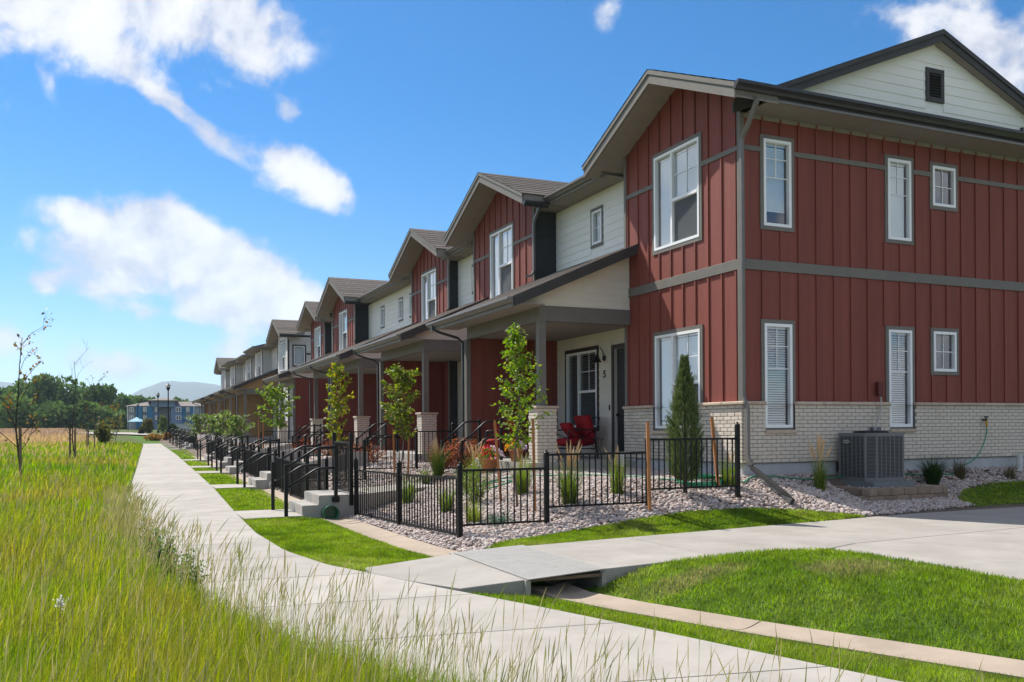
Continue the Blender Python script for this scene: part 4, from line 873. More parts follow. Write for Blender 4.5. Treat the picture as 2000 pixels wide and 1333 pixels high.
sws = obj('side_wall', wall_mesh(fsw, 9.94, 19.3, .3, 6.95 + ZO, so_ + []).quad((10.2, 56.75, 6.95 + ZO), (18.9, 56.75, 6.95 + ZO), (14.55, 56.75, 8.75 + ZO)), 'grey_board', blk); lap_boards(sws, fsw, 9.95, 19.3, 1.0, 7.0, 'grey_board', [(10.18, 11.05, 5.1 + ZO, 6.5 + ZO)], .19)
window(sws, fsw, *so_[0], 'picture', 'charcoal_siding', .09, blind=.97); fpiece('corner_board', sws, fsw, 9.9, 10.0, .8, 7.0, 0, .03, 'charcoal_siding'); fpiece('band_board', sws, fsw, 11.06, 19, 6.1, 6.2, .02, .04, 'charcoal_siding')
gutter(blk, (9.3, 56.09, 7.02 + ZO), (19, 56.09, 7.02 + ZO), 'dark_gutter', (0, -1), .13)
# ---------------------------------------------------------------- steps, rails, fences
def steps(label, y0, y1, x0, pad=True, z0=-.07, wing=True):
    """landing steps over the drain pan: two risers, landing, footing"""
    t = thing('landing_steps', label, 'steps', (x0 + .5, (y0 + y1) / 2, z0), 'concrete landing steps up from the path')
    prof = [(x0, z0 - .25), (x0, z0 + .18), (x0 + .29, z0 + .18), (x0 + .29, z0 + .345), (x0 + 1.05, z0 + .345), (x0 + 1.05, z0 - .25)]
    mb = MB().prism([(a, b) for a, b in prof], 1, y0, y1); o = obj('stair_block', mb, 'concrete_step', t)
    me = o.data; bm = bmesh.new(); bm.from_mesh(me); bmesh.ops.bevel(bm, geom=list(bm.edges), offset=.012, segments=2, affect='EDGES'); bm.to_mesh(me); bm.free()
    if pad:
        xr_ = float(pr((y0 + y1) / 2)); pz = z0 + .012
        obj('pad', MB().prism([(xr_ + .01, y0 - .12), (x0 + .02, y0 - .05), (x0 + .02, y1 + .05), (xr_ + .01, y1 + .12)], 2, pz - .1, pz), 'concrete', t)
    return t
def stair_rail(label, xl, xu, yy, zl, zu, grp='black stair handrails along the path'):
    """two-bar handrail with bends; lower post in the ground, upper post side-mounted"""
    t = thing('handrail', label, 'handrail', (xl, yy, zl), grp)
    pbox('post', t, xl - .03, xl + .03, yy - .03, yy + .03, zl - .12, zl + .90, 'iron_rail', .006)
    pbox('post', t, xu - .03, xu + .03, yy - .03, yy + .03, zu - .12, zu + .89, 'iron_rail', .006)
    pbox('bracket', t, xu - .065, xu + .065, yy - .012, yy + .045, zu - .12, zu - .02, 'iron_rail', .004)
    for off in (.0, -.36):
        hi = zu + .84 + off; lo = zl + .86 + off; xk = xl + (xu - xl) * .64
        obj('rail', MB().tube([(xl + .028, yy, lo), (xk - .06, yy, hi - .035), (xk + .02, yy, hi - .004), (xk + .10, yy, hi), (xu - .03, yy, hi)], .021, 8), 'iron_rail', t, True)
    return t
def porch_steps(lab, ys_, yw, zb, z0=.285, rails=True, who=''):
    """walk from the landing and three steps up to the porch slab"""
    t = thing('porch_steps', lab, 'steps', (6.9, ys_, z0), 'concrete porch steps')
    obj('walk_slab', MB().prism([(4.0, yw - .64), (4.0, yw + .66), (6.6, ys_ + .66), (6.6, ys_ - .66)], 2, -.3, z0), 'concrete', t)
    for k in range(3): pbox('step', t, 6.62 + .28 * k, 7.449, ys_ - .66 - .002 * k, ys_ + .66 + .002 * k, .1 if k == 0 else z0 + .1175 * k, z0 + .1175 * (k + 1), 'concrete_step', .008)
    return t
units = [(16.4, 18.45, 'the end house'), (24.35, 26.2, 'the second house'), (32.0, 33.3, 'the third house'), (36.2, 36.9, 'the fourth house'), (43.4, 45.2, 'the farthest red house')]
for i, (yw, ysx, who) in enumerate(units):
    x0 = 2.98 + (.0 if i == 0 else float(pr(yw)) - float(pr(16.4))); z0 = float(zp(yw)) + .015
    t = steps(f'concrete landing with two steps below the gate of {who}', yw - .66, yw + .68, x0, z0=z0)
    stair_rail(f'black two-bar handrail on the near side of the steps to {who}', x0 - .28, x0 + .58, yw - .69, z0, z0 + .345)
    stair_rail(f'black two-bar handrail on the far side of the steps to {who}', x0 - .28, x0 + .58, yw + .71, z0, z0 + .345)
    if i < 4:
        porch_steps(f'concrete porch steps and walk leading up to {who}', ysx, yw, 0)
        for s, nm_ in ((-.62, 'near'), (.62, 'far')): stair_rail(f'black porch handrail, {nm_} side of the steps up to the porch of {who}', 6.72, 7.62, ysx + s, .285, .755, 'black porch handrails')
for i, yw in enumerate([62.2, 67.4, 73.6, 79.0, 87.5]):
    x0 = 2.98 + float(pr(yw)) - float(pr(16.4)); z0 = float(zp(yw)) + .015; od = ['first', 'second', 'third', 'fourth', 'fifth'][i]
    steps(f'{od} concrete landing steps in front of the grey townhouse block', yw - .66, yw + .68, x0, z0=z0)
    for s, nm_ in ((-.69, 'near'), (.71, 'far')): stair_rail(f'small black handrail on the {nm_} side of the {od} steps of the grey block', x0 - .28, x0 + .58, yw + s, z0, z0 + .345)
# culvert pipe ends beside the landings
for i, (yw, ma, lab) in enumerate(((16.4, 'pipe_green', 'green glazed drain pipe end at the foot of the nearest landing'), (24.35, 'pvc_white', 'pale drain pipe end beside the second landing'), (32.0, 'pvc_white', 'small pale drain pipe end beside the third landing'))):
    xx = 3.44 + float(pr(yw)) - float(pr(16.4)); z = float(zp(yw)) + .055; y0 = yw - .66; r = .135
    pm = MB(); n = 24; prof = [(r, y0 + .05), (r, y0 - .16), (r + .012, y0 - .165), (r + .012, y0 - .2), (r - .012, y0 - .2), (r - .016, y0 - .03)]; vs = []
    for (rr, yy) in prof:
        for k in range(n): a = 2 * math.pi * k / n; vs.append((xx + rr * math.cos(a), yy, z + rr * math.sin(a)))
    fs = [(j * n + k, j * n + (k + 1) % n, (j + 1) * n + (k + 1) % n, (j + 1) * n + k) for j in range(len(prof) - 1) for k in range(n)]
    dp = thing('drain_pipe', lab, 'pipe', (xx, y0, z)); obj('pipe_wall', pm.add(vs, fs), ma, dp, True); obj('end_plate', MB().tube([(xx, y0 - .035, z), (xx, y0 - .03, z)], r - .018, 24), ma, dp)
def fence(label, posts, top_h=.80, name='fence', z_of=None, ph=.97, skip=(), sp=.108, tops=None, grp='black iron picket fences', nopost=()):
    """posts: (x, y) list; level rails per panel, stepped with the ground"""
    p0 = posts[0]; t = thing(name, label, 'fence', (p0[0], p0[1], Tz(*p0)), grp); zs = [z_of(*p) if z_of else Tz(*p) for p in posts]
    for ip, ((x, y), z) in enumerate(zip(posts, zs)):
        if ip in nopost: continue
        po = pbox('post', t, x - .032, x + .032, y - .032, y + .032, z - .15, z + ph, 'iron', .006)
        obj('post_cap', MB().lathe([(.040, z + ph), (.040, z + ph + .008), (.026, z + ph + .022), (.014, z + ph + .026), (.018, z + ph + .042), (.0, z + ph + .055)], (x, y, 0), 10), 'iron', po)
    for k in range(len(posts) - 1):
        if k in skip: continue
        a, b = Vector((*posts[k], 0)), Vector((*posts[k + 1], 0)); L = (b - a).length; d = (b - a) / L; slope = tops and tops[k] == 's'
        za, zb = (zs[k], zs[k + 1]) if slope else (max(zs[k], zs[k + 1]) - .1 * abs(zs[k] - zs[k + 1]),) * 2
        q0, q1 = a + d * .034, b - d * .034
        for hh, th_ in ((top_h, .03), (.05, .026)): obj('rail', MB().bar(q0 + Vector((0, 0, za + hh)), q1 + Vector((0, 0, zb + hh)), .028, th_), 'iron', t)
        n = max(2, int(round(L / sp))); 
        for j in range(1, n):
            f = j / n; p = a + d * (L * f); z = za + (zb - za) * f; piece('picket', t, (p.x, p.y, z + (top_h + .05) / 2), (.016, .016, top_h - .05 - .026), 'iron', 0)
    return t
FA, FB_, FC = (3.90, 15.62), (4.06, 13.55), (4.23, 11.31)
fence('black picket fence along the pan in front of the end house', [FC, FB_, FA], tops=['s', 's'])
zfd = lambda x, y: {4.23: -.08, 5.52: .12, 7.19: .31, 8.85: .50}.get(round(x, 2), 0)
fence('black stepped picket fence running up beside the lawn to the corner of the end house', [(4.23, 11.31), (5.52, 11.31), (7.19, 11.33), (8.85, 11.38)], z_of=zfd, ph=.97, top_h=.78, sp=.1, nopost=(0,))
gt = thing('gate', 'black picket gate at the landing of the end house', 'gate', (3.86, 16.3, .28), 'black picket gates')
for (y_, nm_) in ((15.70, 'hinge_post'), (17.03, 'latch_post')): pbox(nm_, gt, 3.80, 3.864, y_ - .032, y_ + .032, .1, 1.38, 'iron', .006)
for y_ in (15.80, 16.93): pbox('stile', gt, 3.81, 3.85, y_ - .02, y_ + .02, .32, 1.22, 'iron', .004)
for z_ in (.34, 1.20): pbox('rail', gt, 3.815, 3.845, 15.82, 16.91, z_ - .015, z_ + .015, 'iron', .003)
for j in range(10): piece('picket', gt, (3.83, 15.92 + j * .0985, .77), (.016, .016, .83), 'iron', 0)
zf = lambda x, y: Tz(x, y)
fence('black picket fence dividing the beds of the first and second houses', [(3.95, 21.2), (5.5, 21.2), (6.8, 21.2), (7.75, 21.2)], z_of=zf, top_h=.80)
fence('black picket fence before the bed between the first two gates', [(3.72, 17.2), (3.70, 19.0), (3.70, 20.8), (3.75, 22.2), (3.80, 23.6)], tops='ssss')
fence('black picket fence before the bed beyond the second gate', [(3.85, 25.1), (3.9, 27.2), (3.95, 29.3), (4.0, 31.2)], tops='sss', sp=.12)
fence('black picket fence dividing the beds of the second and third houses', [(4.0, 29.0), (5.6, 29.0), (7.7, 29.0)], z_of=zf, sp=.12)
fence('black picket fence before the bed beyond the third gate', [(4.05, 32.8), (4.1, 35.4)], tops='s', sp=.13)
fence('black picket fence before the bed beyond the fourth gate', [(4.1, 37.0), (4.2, 40.0), (4.3, 42.6)], tops='ss', sp=.13)
fence('black picket fence dividing the beds of the fourth and fifth houses', [(4.2, 41.2), (6, 41.2), (7.7, 41.2)], z_of=zf, sp=.13)
fence('black picket fence before the bed beyond the fifth gate', [(4.35, 44.2), (4.45, 47.2), (4.5, 50.0)], tops='ss', sp=.14)
fence('distant black picket fence along the beds of the grey townhouse block', [(4.6, 58), (4.7, 61.2), (4.75, 63.2), (4.8, 66.4), (4.85, 68.4), (4.9, 72.6), (5, 74.6), (5, 78)], tops='sssssss', sp=.2)
# sloped concrete wing walls along the walks
for i, (yw, ysx, who) in enumerate(units[1:4]):
    wwl = thing('wing_wall', f'low sloping concrete wall beside the walk of {who}', 'wall', (5, yw + .8, 0), 'sloping concrete walls by the walks')
    z0 = float(zp(yw)); obj('wall_body', MB().prism([(4.0, z0 - .2), (6.6, .1), (6.6, .80), (6.2, .80), (4.0, z0 + .40)], 1, yw + .72, yw + .86), 'concrete_step', wwl)
# ---------------------------------------------------------------- air conditioner on its pad, block wall
ax0, ax1, ay0, ay1, az0 = 11.92, 12.66, 11.70, 12.42, .48; ah = .84
ac = thing('air_conditioner', 'grey louvred air conditioning unit beside the brick side wall', 'air conditioner', (12.29, 12.06, az0))
ch = .13
obj('cabinet', MB().prism([(ax0 + ch, ay0), (ax1, ay0), (ax1, ay1), (ax0, ay1), (ax0, ay0 + ch)], 2, az0 + .06, az0 + ah - .05), 'ac_dark', ac)
pg = lambda e: [(ax0 + ch - e * .4, ay0 - e), (ax1 + e, ay0 - e), (ax1 + e, ay1 + e), (ax0 - e, ay1 + e), (ax0 - e, ay0 + ch - e * .4)]
obj('base_pan', MB().prism(pg(.014), 2, az0, az0 + .065), 'ac_grey', ac); obj('top_cap', MB().prism(pg(.016), 2, az0 + ah - .06, az0 + ah), 'ac_grey', ac)
obj('fan_guard', MB().lathe([(.30, az0 + ah + .001), (.30, az0 + ah + .02), (.28, az0 + ah + .03), (.05, az0 + ah + .045)], ((ax0 + ax1) / 2, (ay0 + ay1) / 2, 0), 20), 'ac_dark', ac)
zc0, zc1 = az0 + .066, az0 + ah - .061
for (x, y) in ((ax0 + ch, ay0), (ax0, ay0 + ch), (ax1, ay0), (ax0, ay1)): pbox('corner_post', ac, x - .02, x + .02, y - .02, y + .02, zc0, zc1, 'ac_grey', .006)
n = 30; lv = MB()
for j in range(n):
    z = zc0 + (j + .5) * (zc1 - zc0) / n
    lv.bar((ax0 + ch + .02, ay0 - .007, z), (ax1 - .02, ay0 - .007, z), .012, .009); lv.bar((ax0 - .007, ay0 + ch + .02, z), (ax0 - .007, ay1 - .02, z), .012, .009)
    lv.bar((ax0 + ch - .012, ay0 + .006, z), (ax0 + .006, ay0 + ch - .012, z), .012, .010)
obj('louvre_panel', lv, 'ac_grey', ac, kind='stuff')
for k in range(1, 6): x = ax0 + ch + (ax1 - ax0 - ch) * k / 6; pbox('rib', ac, x - .007, x + .007, ay0 - .016, ay0 - .001, zc0, zc1, 'ac_grey', 0); y = ay0 + ch + (ay1 - ay0 - ch) * k / 6; pbox('rib', ac, ax0 - .016, ax0 - .001, y - .007, y + .007, zc0, zc1, 'ac_grey', 0)
bd = MB(); c = (ax0 - .018, ay1 - .17, zc1 - .09); n = 20; vs = [(c[0], c[1] + .085 * math.cos(2 * math.pi * k / n), c[2] + .032 * math.sin(2 * math.pi * k / n)) for k in range(n)] + [(c[0] - .012, c[1] + .08 * math.cos(2 * math.pi * k / n), c[2] + .028 * math.sin(2 * math.pi * k / n)) for k in range(n)]
bo = obj('badge', bd.add(vs, [tuple(range(n, 2 * n))] + [(k, (k + 1) % n, (k + 1) % n + n, k + n) for k in range(n)]), 'badge', ac)
def text_mesh(s, size, ext=.001):
    fc = bpy.data.curves.new('t', 'FONT'); fc.body = s; fc.size = size; fc.extrude = ext; fc.align_x = 'CENTER'; fc.align_y = 'CENTER'; fo = bpy.data.objects.new('t', fc); S.collection.objects.link(fo); bpy.context.view_layer.update()
    me = bpy.data.meshes.new_from_object(fo.evaluated_get(bpy.context.evaluated_depsgraph_get())); bpy.data.objects.remove(fo); me.materials.clear(); return me
tm = text_mesh('LENNOX', .036); tm.materials.append(M['ac_dark']); to = link(bpy.data.objects.new('badge_lettering', tm)); to.parent = bo; to.location = Vector((c[0] - .0135, c[1], c[2])) - base_loc(bo); to.rotation_euler = (R(90), 0, R(-90))
pd = thing('equipment_pad', 'grey plastic pad under the air conditioner', 'pad', (12.3, 12.0, .38)); obj('pad_slab', MB().box(11.86, 12.82, 11.58, 12.5, .375, .479), 'plastic_pad', pd)
bwall = thing('block_wall', 'low tan concrete block wall round the air conditioner pad', 'wall', (12.4, 11.3, .12))
for r_ in range(2):
    z0 = .14 + r_ * .128 ; off = .15 * (r_ % 2)
    segs = [(11.55, 11.32, 13.28, 11.32), (11.50, 12.0, 11.50, 11.40)]
    x = 11.50 - (.13 if r_ else .0)
    while x < 13.25:
        L = .30 if x > 11.45 else .30; x2 = min(x + L, 13.3); xx0 = max(x, 11.50)
        if x2 - xx0 > .06: pbox('block', bwall, xx0 + .002, x2 - .002, 11.30 + random.uniform(-.004, .004), 11.50, z0, z0 + .125, 'wall_block', .01)
        x = x2
    y = 11.502 + (.1 if r_ else 0)
    while y < 12.4: pbox('block', bwall, 11.502 + random.uniform(-.004, .004), 11.70, y, y + .296, z0, z0 + .125, 'wall_block', .01); y += .30
    y = 11.502
    while y < 12.4: pbox('block', bwall, 13.10, 13.298, y, y + .296, z0, z0 + .125, 'wall_block', .01); y += .30
fillb = MB().box(11.68, 13.12, 11.48, 12.5, .1, .37); obj('stone_fill', fillb, 'soil', bwall)
vp = thing('vent_pipe', 'white plastic vent pipe standing in the stones by the side wall', 'pipe', (16.6, 12.42, .5)); obj('pipe_wall', MB().tube([(16.6, 12.42, .45), (16.6, 12.42, .82)], .055, 14).tube([(16.6, 12.42, .82), (16.6, 12.42, .85)], .062, 14), 'pvc_white', vp)
# ---------------------------------------------------------------- garden hose
def gz_(x, y, r=.012): return Tz(x, y) + r + .03
hp = [(15.75, Y0 - .16, 1.42), (15.72, Y0 - .17, 1.28), (15.62, Y0 - .19, 1.08), (15.42, Y0 - .22, .86), (15.15, Y0 - .25, .72), (14.9, Y0 - .26, .66)]
for x in np.arange(14.6, 9.9, -.2): yy = 12.36 + .05 * math.sin(x * 2.1) - (.0 if x > 11 else .02); hp.append((x, yy, gz_(x, yy)))
hp += [(9.75, 12.25, gz_(9.75, 12.25)), (9.55, 12.1, gz_(9.55, 12.1)), (9.3, 12.15, gz_(9.3, 12.15))]
for k in range(64): a = k * .55; rr = .44 + .06 * math.sin(k * 1.7); x, yy = 8.75 + rr * math.cos(a), 12.15 + .55 * rr * math.sin(a); hp.append((x, yy, gz_(x, yy) + .012 * (k // 11)))
for x, yy in ((8.2, 12.4), (7.95, 13.0), (7.7, 13.8), (7.35, 14.6), (7.1, 15.3), (6.8, 15.7), (6.3, 15.6), (5.9, 15.2), (6.3, 14.9), (6.7, 15.2), (6.35, 15.5), (5.95, 15.3), (5.6, 15.0)): hp.append((x, yy, gz_(x, yy)))
def smooth_pts(P, n=4):
    P = [Vector(p) for p in P]; o = []
    for i in range(len(P) - 1):
        a, b, c, d = P[max(i - 1, 0)], P[i], P[i + 1], P[min(i + 2, len(P) - 1)]
        for k in range(n):
            t = k / n; o.append(.5 * ((2 * b) + (c - a) * t + (2 * a - 5 * b + 4 * c - d) * t * t + (3 * b - a - 3 * c + d) * t ** 3))
    return o + [P[-1]]
hz = thing('garden_hose', 'green garden hose from the wall tap, coiled by the corner and trailing over the stones', 'hose', (9.5, 12.2, .6)); obj('hose_line', MB().tube(smooth_pts(hp), .012, 6), 'hose_green', hz, True)
# ---------------------------------------------------------------- vegetation helpers
def vnoise(x, y, s, seed=0):
    x = np.asarray(x) * s + 100 + seed * 17.3; y = np.asarray(y) * s + 100 + seed * 9.1; xi, yi = np.floor(x).astype(np.int64), np.floor(y).astype(np.int64); fx_, fy_ = x - xi, y - yi
    def h(a, b): n = (a * 374761393 + b * 668265263 + seed * 974711) & 0x7fffffff; n = ((n ^ (n >> 13)) * 1274126177) & 0x7fffffff; return ((n ^ (n >> 16)) & 0xffff) / 65535.
    u, v = fx_ * fx_ * (3 - 2 * fx_), fy_ * fy_ * (3 - 2 * fy_)
    return (h(xi, yi) * (1 - u) + h(xi + 1, yi) * u) * (1 - v) + (h(xi, yi + 1) * (1 - u) + h(xi + 1, yi + 1) * u) * v
def fbm(x, y, s, seed=0): return .55 * vnoise(x, y, s, seed) + .3 * vnoise(x, y, s * 2.3, seed + 1) + .15 * vnoise(x, y, s * 5.1, seed + 2)
def blades3(P, h, w, lean, az, curve=1.0):
    """tapered three-triangle blades; P (n,3); returns V, F"""
    n = len(P); d = np.stack([np.cos(az), np.sin(az), np.zeros(n)], 1); s = np.stack([-np.sin(az + RNG.uniform(-1.2, 1.2, n)), np.cos(az), np.zeros(n)], 1); s /= np.linalg.norm(s, axis=1)[:, None] + 1e-9
    up = np.array([0, 0, 1.]); mid = P + up * (h * .55)[:, None] + d * (lean * h * .28)[:, None]; tip = P + up * (h * np.sqrt(np.maximum(1 - (lean * .8) ** 2, .1)))[:, None] + d * (lean * h * curve)[:, None]
    hw = (w / 2)[:, None]; V = np.stack([P - s * hw, P + s * hw, mid - s * hw * .8, mid + s * hw * .8, tip], 1).reshape(-1, 3)
    b = np.arange(n)[:, None] * 5; F = np.concatenate([b + [0, 1, 2], b + [1, 3, 2], b + [2, 3, 4]], 1).reshape(-1, 3); return V, F
def blades1(P, h, w, lean, az):
    n = len(P); d = np.stack([np.cos(az), np.sin(az), np.zeros(n)], 1); a2 = RNG.uniform(0, 6.28, n); s = np.stack([np.cos(a2), np.sin(a2), np.zeros(n)], 1); tip = P + np.array([0, 0, 1.]) * h[:, None] + d * (lean * h)[:, None]
    V = np.stack([P - s * (w / 2)[:, None], P + s * (w / 2)[:, None], tip], 1).reshape(-1, 3); return V, np.arange(n * 3).reshape(-1, 3)
def pal(cols, t):
    cols = np.array(cols); t = np.clip(t, 0, .9999) * (len(cols) - 1); i = t.astype(int); f = (t - i)[:, None]; return cols[i] * (1 - f) + cols[i + 1] * f
def polar(n, r0, r1, a0, a1, p=1.0):
    """points round the camera foot, thinning with distance"""
    r = r0 * (r1 / r0) ** (RNG.random(n) ** p); a = YAW + RNG.uniform(a0, a1, n); return r * np.sin(a), r * np.cos(a), r
# ---- tall meadow grass left of the path
x, y, r = polar(330000, 2.0, 75, -.78, .75)
k = (x < pl(y) - .02 - .10 * vnoise(x, y, 3.0, 4)) & (y > -3); x, y, r = x[k], y[k], r[k]
edge = pl(y) - x
n = len(x); f1, f2, f3 = fbm(x, y, .35, 1), fbm(x, y, 1.1, 5), RNG.random(n)
h = (.20 + .22 * f2 + .12 * RNG.random(n)) * (1 - .45 * np.exp(-edge / .5)) * (1 - .35 * np.exp(-((y - 26) / 30) ** 2) * 0); h *= np.where(RNG.random(n) < .08, 1.45, 1.0)
w = np.maximum(.0045, .00115 * r) * RNG.uniform(.7, 1.3, n)
t = np.clip(.05 + .95 * (f1 - .28) * 1.5 + .5 * (f2 - .5) + .34 * (f3 - .5), 0, 1)
col = pal([(.12, .24, .014), (.19, .31, .018), (.275, .335, .028), (.35, .325, .05), (.40, .29, .085)], t)
col *= RNG.uniform(.75, 1.2, n)[:, None]
V, F = blades3(np.stack([x, y, T(x, y) - .02], 1), h, w, RNG.uniform(.05, .55, n), RNG.normal(.6, 1.3, n))
bigmesh('meadow_grass', V, F, 'blade', np.repeat(col, 5, 0), kind='stuff')
bpy.data.objects['meadow_grass']['label'] = 'tall unmown green and tan meadow grass left of the path'
# seed stalks standing over the path edge and through the meadow
def stalk_mesh(name, x, y, hh, r, kind='stuff', lab=None):
    n = len(x); P = np.stack([x, y, T(x, y)], 1); az = RNG.normal(.2, .9, n); lean = np.abs(RNG.normal(.14, .2, n)); d = np.stack([np.cos(az), np.sin(az), np.zeros(n)], 1)
    s = np.stack([np.full(n, math.cos(YAW)), np.full(n, -math.sin(YAW)), np.zeros(n)], 1); wv = np.maximum(.0018, .00038 * r)[:, None]
    up = np.array([0, 0, 1.]); ks = [0, .5, .78, .86, .93, 1.0]; ws = [1, .9, .8, 2.6, 2.2, .3]; rings = []
    for kk, w_ in zip(ks, ws): c = P + up * (hh * kk)[:, None] + d * (lean * hh * kk ** 2)[:, None]; rings += [c - s * wv * w_ / 2, c + s * wv * w_ / 2]
    V = np.stack(rings, 1).reshape(-1, 3); b = np.arange(n)[:, None] * 12; F = np.concatenate([b + [2 * i, 2 * i + 1, 2 * i + 3, 2 * i + 2] for i in range(5)], 1).reshape(-1, 4)
    c0 = pal([(.17, .20, .05), (.30, .28, .11), (.40, .33, .18)], RNG.random(n)); o = bigmesh(name, V, F, 'blade', np.repeat(c0, 12, 0), kind=kind); o['label'] = lab
yy = RNG.uniform(1.5, 16, 950); xx = pl(yy) - np.abs(RNG.normal(.0, .22, 950)) + .03; r_ = np.hypot(xx, yy); k = r_ > 2.3
stalk_mesh('grass_stalks', xx[k], yy[k], RNG.uniform(.30, .76, k.sum()), r_[k], lab='thin seed stalks of wild grass along the path edge')
x, y, r = polar(7500, 2.4, 45, -.75, .3); k = x < pl(y) - .2; stalk_mesh('meadow_seed_heads', x[k], y[k], RNG.uniform(.38, .66, k.sum()), r[k], lab='scattered tan seed heads through the meadow')
# dry field stubble
x = RNG.uniform(-75, 1, 42000); y = RNG.uniform(44, 175, 42000); k = (x + (y - 50) * .055 < 0 + RNG.normal(0, .8, len(x))) & (x > -y * .62); x, y = x[k], y[k]; r = np.hypot(x, y); n = len(x)
tt = np.clip(fbm(x, y, .06, 9) * 1.5 - .3 + RNG.normal(0, .12, n) + (y - 60) / 300, 0, 1); col = pal([(.44, .34, .16), (.42, .31, .155), (.35, .245, .15), (.31, .215, .15)], tt)
V, F = blades1(np.stack([x, y, T(x, y) - .02], 1), RNG.uniform(.25, .5, n), .0035 * r, RNG.uniform(0, .5, n), RNG.uniform(0, 6.28, n)); o = bigmesh('field_stubble', V, F, 'blade', np.repeat(col, 3, 0), kind='stuff'); o['label'] = 'dry tan and brown field beyond the meadow'
# ---- mown lawn
def lawn(name, poly, n, lab, dry=None, hh=(.025, .05)):
    P = np.array(poly); x = RNG.uniform(P[:, 0].min(), P[:, 0].max(), n * 4); y = RNG.uniform(P[:, 1].min(), P[:, 1].max(), n * 4)
    r = np.hypot(x, y); k = inpoly(x, y, poly) & (RNG.random(len(x)) < np.clip((6.5 / r) ** 1.4, .03, 1)); x, y, r = x[k][:n], y[k][:n], r[k][:n]; n = len(x); x = x + RNG.normal(0, .018, n); y = y + RNG.normal(0, .018, n)
    f1, f2 = fbm(x, y, 1.2, 21), fbm(x, y, 4.0, 25); t = np.clip(f1 * 1.1 - .15 + .4 * (f2 - .5) + RNG.normal(0, .12, n), 0, 1)
    col = pal([(.115, .205, .018), (.20, .30, .024), (.27, .35, .04), (.33, .37, .09)], t)
    if dry:
        for (cx, cy, rx, ry) in dry:
            q = np.clip(1.25 - ((x - cx) / rx) ** 2 - ((y - cy) / ry) ** 2 + (f2 - .5) * 1.4, 0, 1)[:, None] * .85 * (RNG.random(n) < .8)[:, None]; col = col * (1 - q) + np.array([.30, .25, .12]) * q
    pale = RNG.random(n) < .07 + .6 * np.clip(f1 - .5, 0, 1); col[pale] = col[pale] * .45 + np.array([.30, .33, .17]) * .55
    col *= RNG.uniform(.55, 1.3, n)[:, None] * (.72 + .56 * vnoise(x, y, 7., 44))[:, None]
    V, F = blades1(np.stack([x, y, T(x, y) - .01], 1), RNG.uniform(*hh, n) * (.8 + .4 * f2), np.maximum(.005, .0011 * r), RNG.uniform(0, .9, n), RNG.uniform(0, 6.28, n))
    o = bigmesh(name, V, F, 'blade', np.repeat(col, 3, 0), kind='stuff'); o['label'] = lab
lawn('lawn_grass', LAWN_A, 60000, 'bright mown lawn between the path and the nearest landing')
lawn('lawn_grass', LAWN_B, 60000, 'strip of mown lawn between the gravel bed and the walkway')
lawn('lawn_grass', LAWN_C, 60000, 'narrow lawn between the path and the drain pan')
lawn('lawn_grass', LAWN_D, 100000, 'lawn mound with a dry patch between drain pan and driveway', dry=[(6.45, 6.55, .62, .5), (5.2, 7.3, .7, .25)])
lawn('lawn_grass', LAWN_E, 16000, 'shaded lawn corner by the driveway beside the side wall')
for i, (a, b) in enumerate(((17.2, 23.6), (25.2, 31.2), (32.8, 35.4), (37.0, 42.6), (44.2, 61.4))):
    pp_ = [(float(pr(a)) + .01, a), (float(pr((a + b) / 2)) + .01, (a + b) / 2), (float(pr(b)) + .01, b), (3.3 + .02 * (b - 17), b), (3.25 + .02 * (a - 17), a)]; lawn('lawn_grass', pp_, [12000, 9000, 4000, 5000, 6000][i], f'mown lawn between path and landings, {["second", "third", "fourth", "fifth", "sixth"][i]} piece from the front', hh=(.03, .06))
# ---- river gravel
ico = np.array([(-1, 1.618, 0), (1, 1.618, 0), (-1, -1.618, 0), (1, -1.618, 0), (0, -1, 1.618), (0, 1, 1.618), (0, -1, -1.618), (0, 1, -1.618), (1.618, 0, -1), (1.618, 0, 1), (-1.618, 0, -1), (-1.618, 0, 1)]) / 1.9
icf = np.array([(0, 11, 5), (0, 5, 1), (0, 1, 7), (0, 7, 10), (0, 10, 11), (1, 5, 9), (5, 11, 4), (11, 10, 2), (10, 7, 6), (7, 1, 8), (3, 9, 4), (3, 4, 2), (3, 2, 6), (3, 6, 8), (3, 8, 9), (4, 9, 5), (2, 4, 11), (6, 2, 10), (8, 6, 7), (9, 8, 1)])
octv = np.array([(1, 0, 0), (-1, 0, 0), (0, 1, 0), (0, -1, 0), (0, 0, 1), (0, 0, -1)], float); octf = np.array([(0, 2, 4), (2, 1, 4), (1, 3, 4), (3, 0, 4), (2, 0, 5), (1, 2, 5), (3, 1, 5), (0, 3, 5)])
def gravel_ok(x, y):
    edge = np.interp(x, [3.6, 4.5, 6.4, 8.5, 10.5, 12.5, 15, 24], [9.8, 9.88, 10.05, 10.24, 10.44, 10.62, 10.78, 10.92]) + .02
    dn, sd_ = polydist(x, y, PANN); k = (y > edge) & (x > 3.6) & ~((dn < .26) | ((sd_ > 0) & (x < 4.4)))
    k &= ~((x > 9.93) & (y > 12.60)) & ~((x > 7.43) & (y > 16.03)) & ~inpoly(x, y, LAWN_B) & ~inpoly(x, y, LAWN_E)
    k &= ~((x > 11.5) & (x < 13.3) & (y > 11.3)) 
    for (yw, ysx, _) in units[:4]: k &= ~inpoly(x, y, [(3.7, yw - .66), (3.7, yw + .68), (6.6, ysx + .68), (7.5, ysx + .68), (7.5, ysx - .68), (6.6, ysx - .68)])
    return k
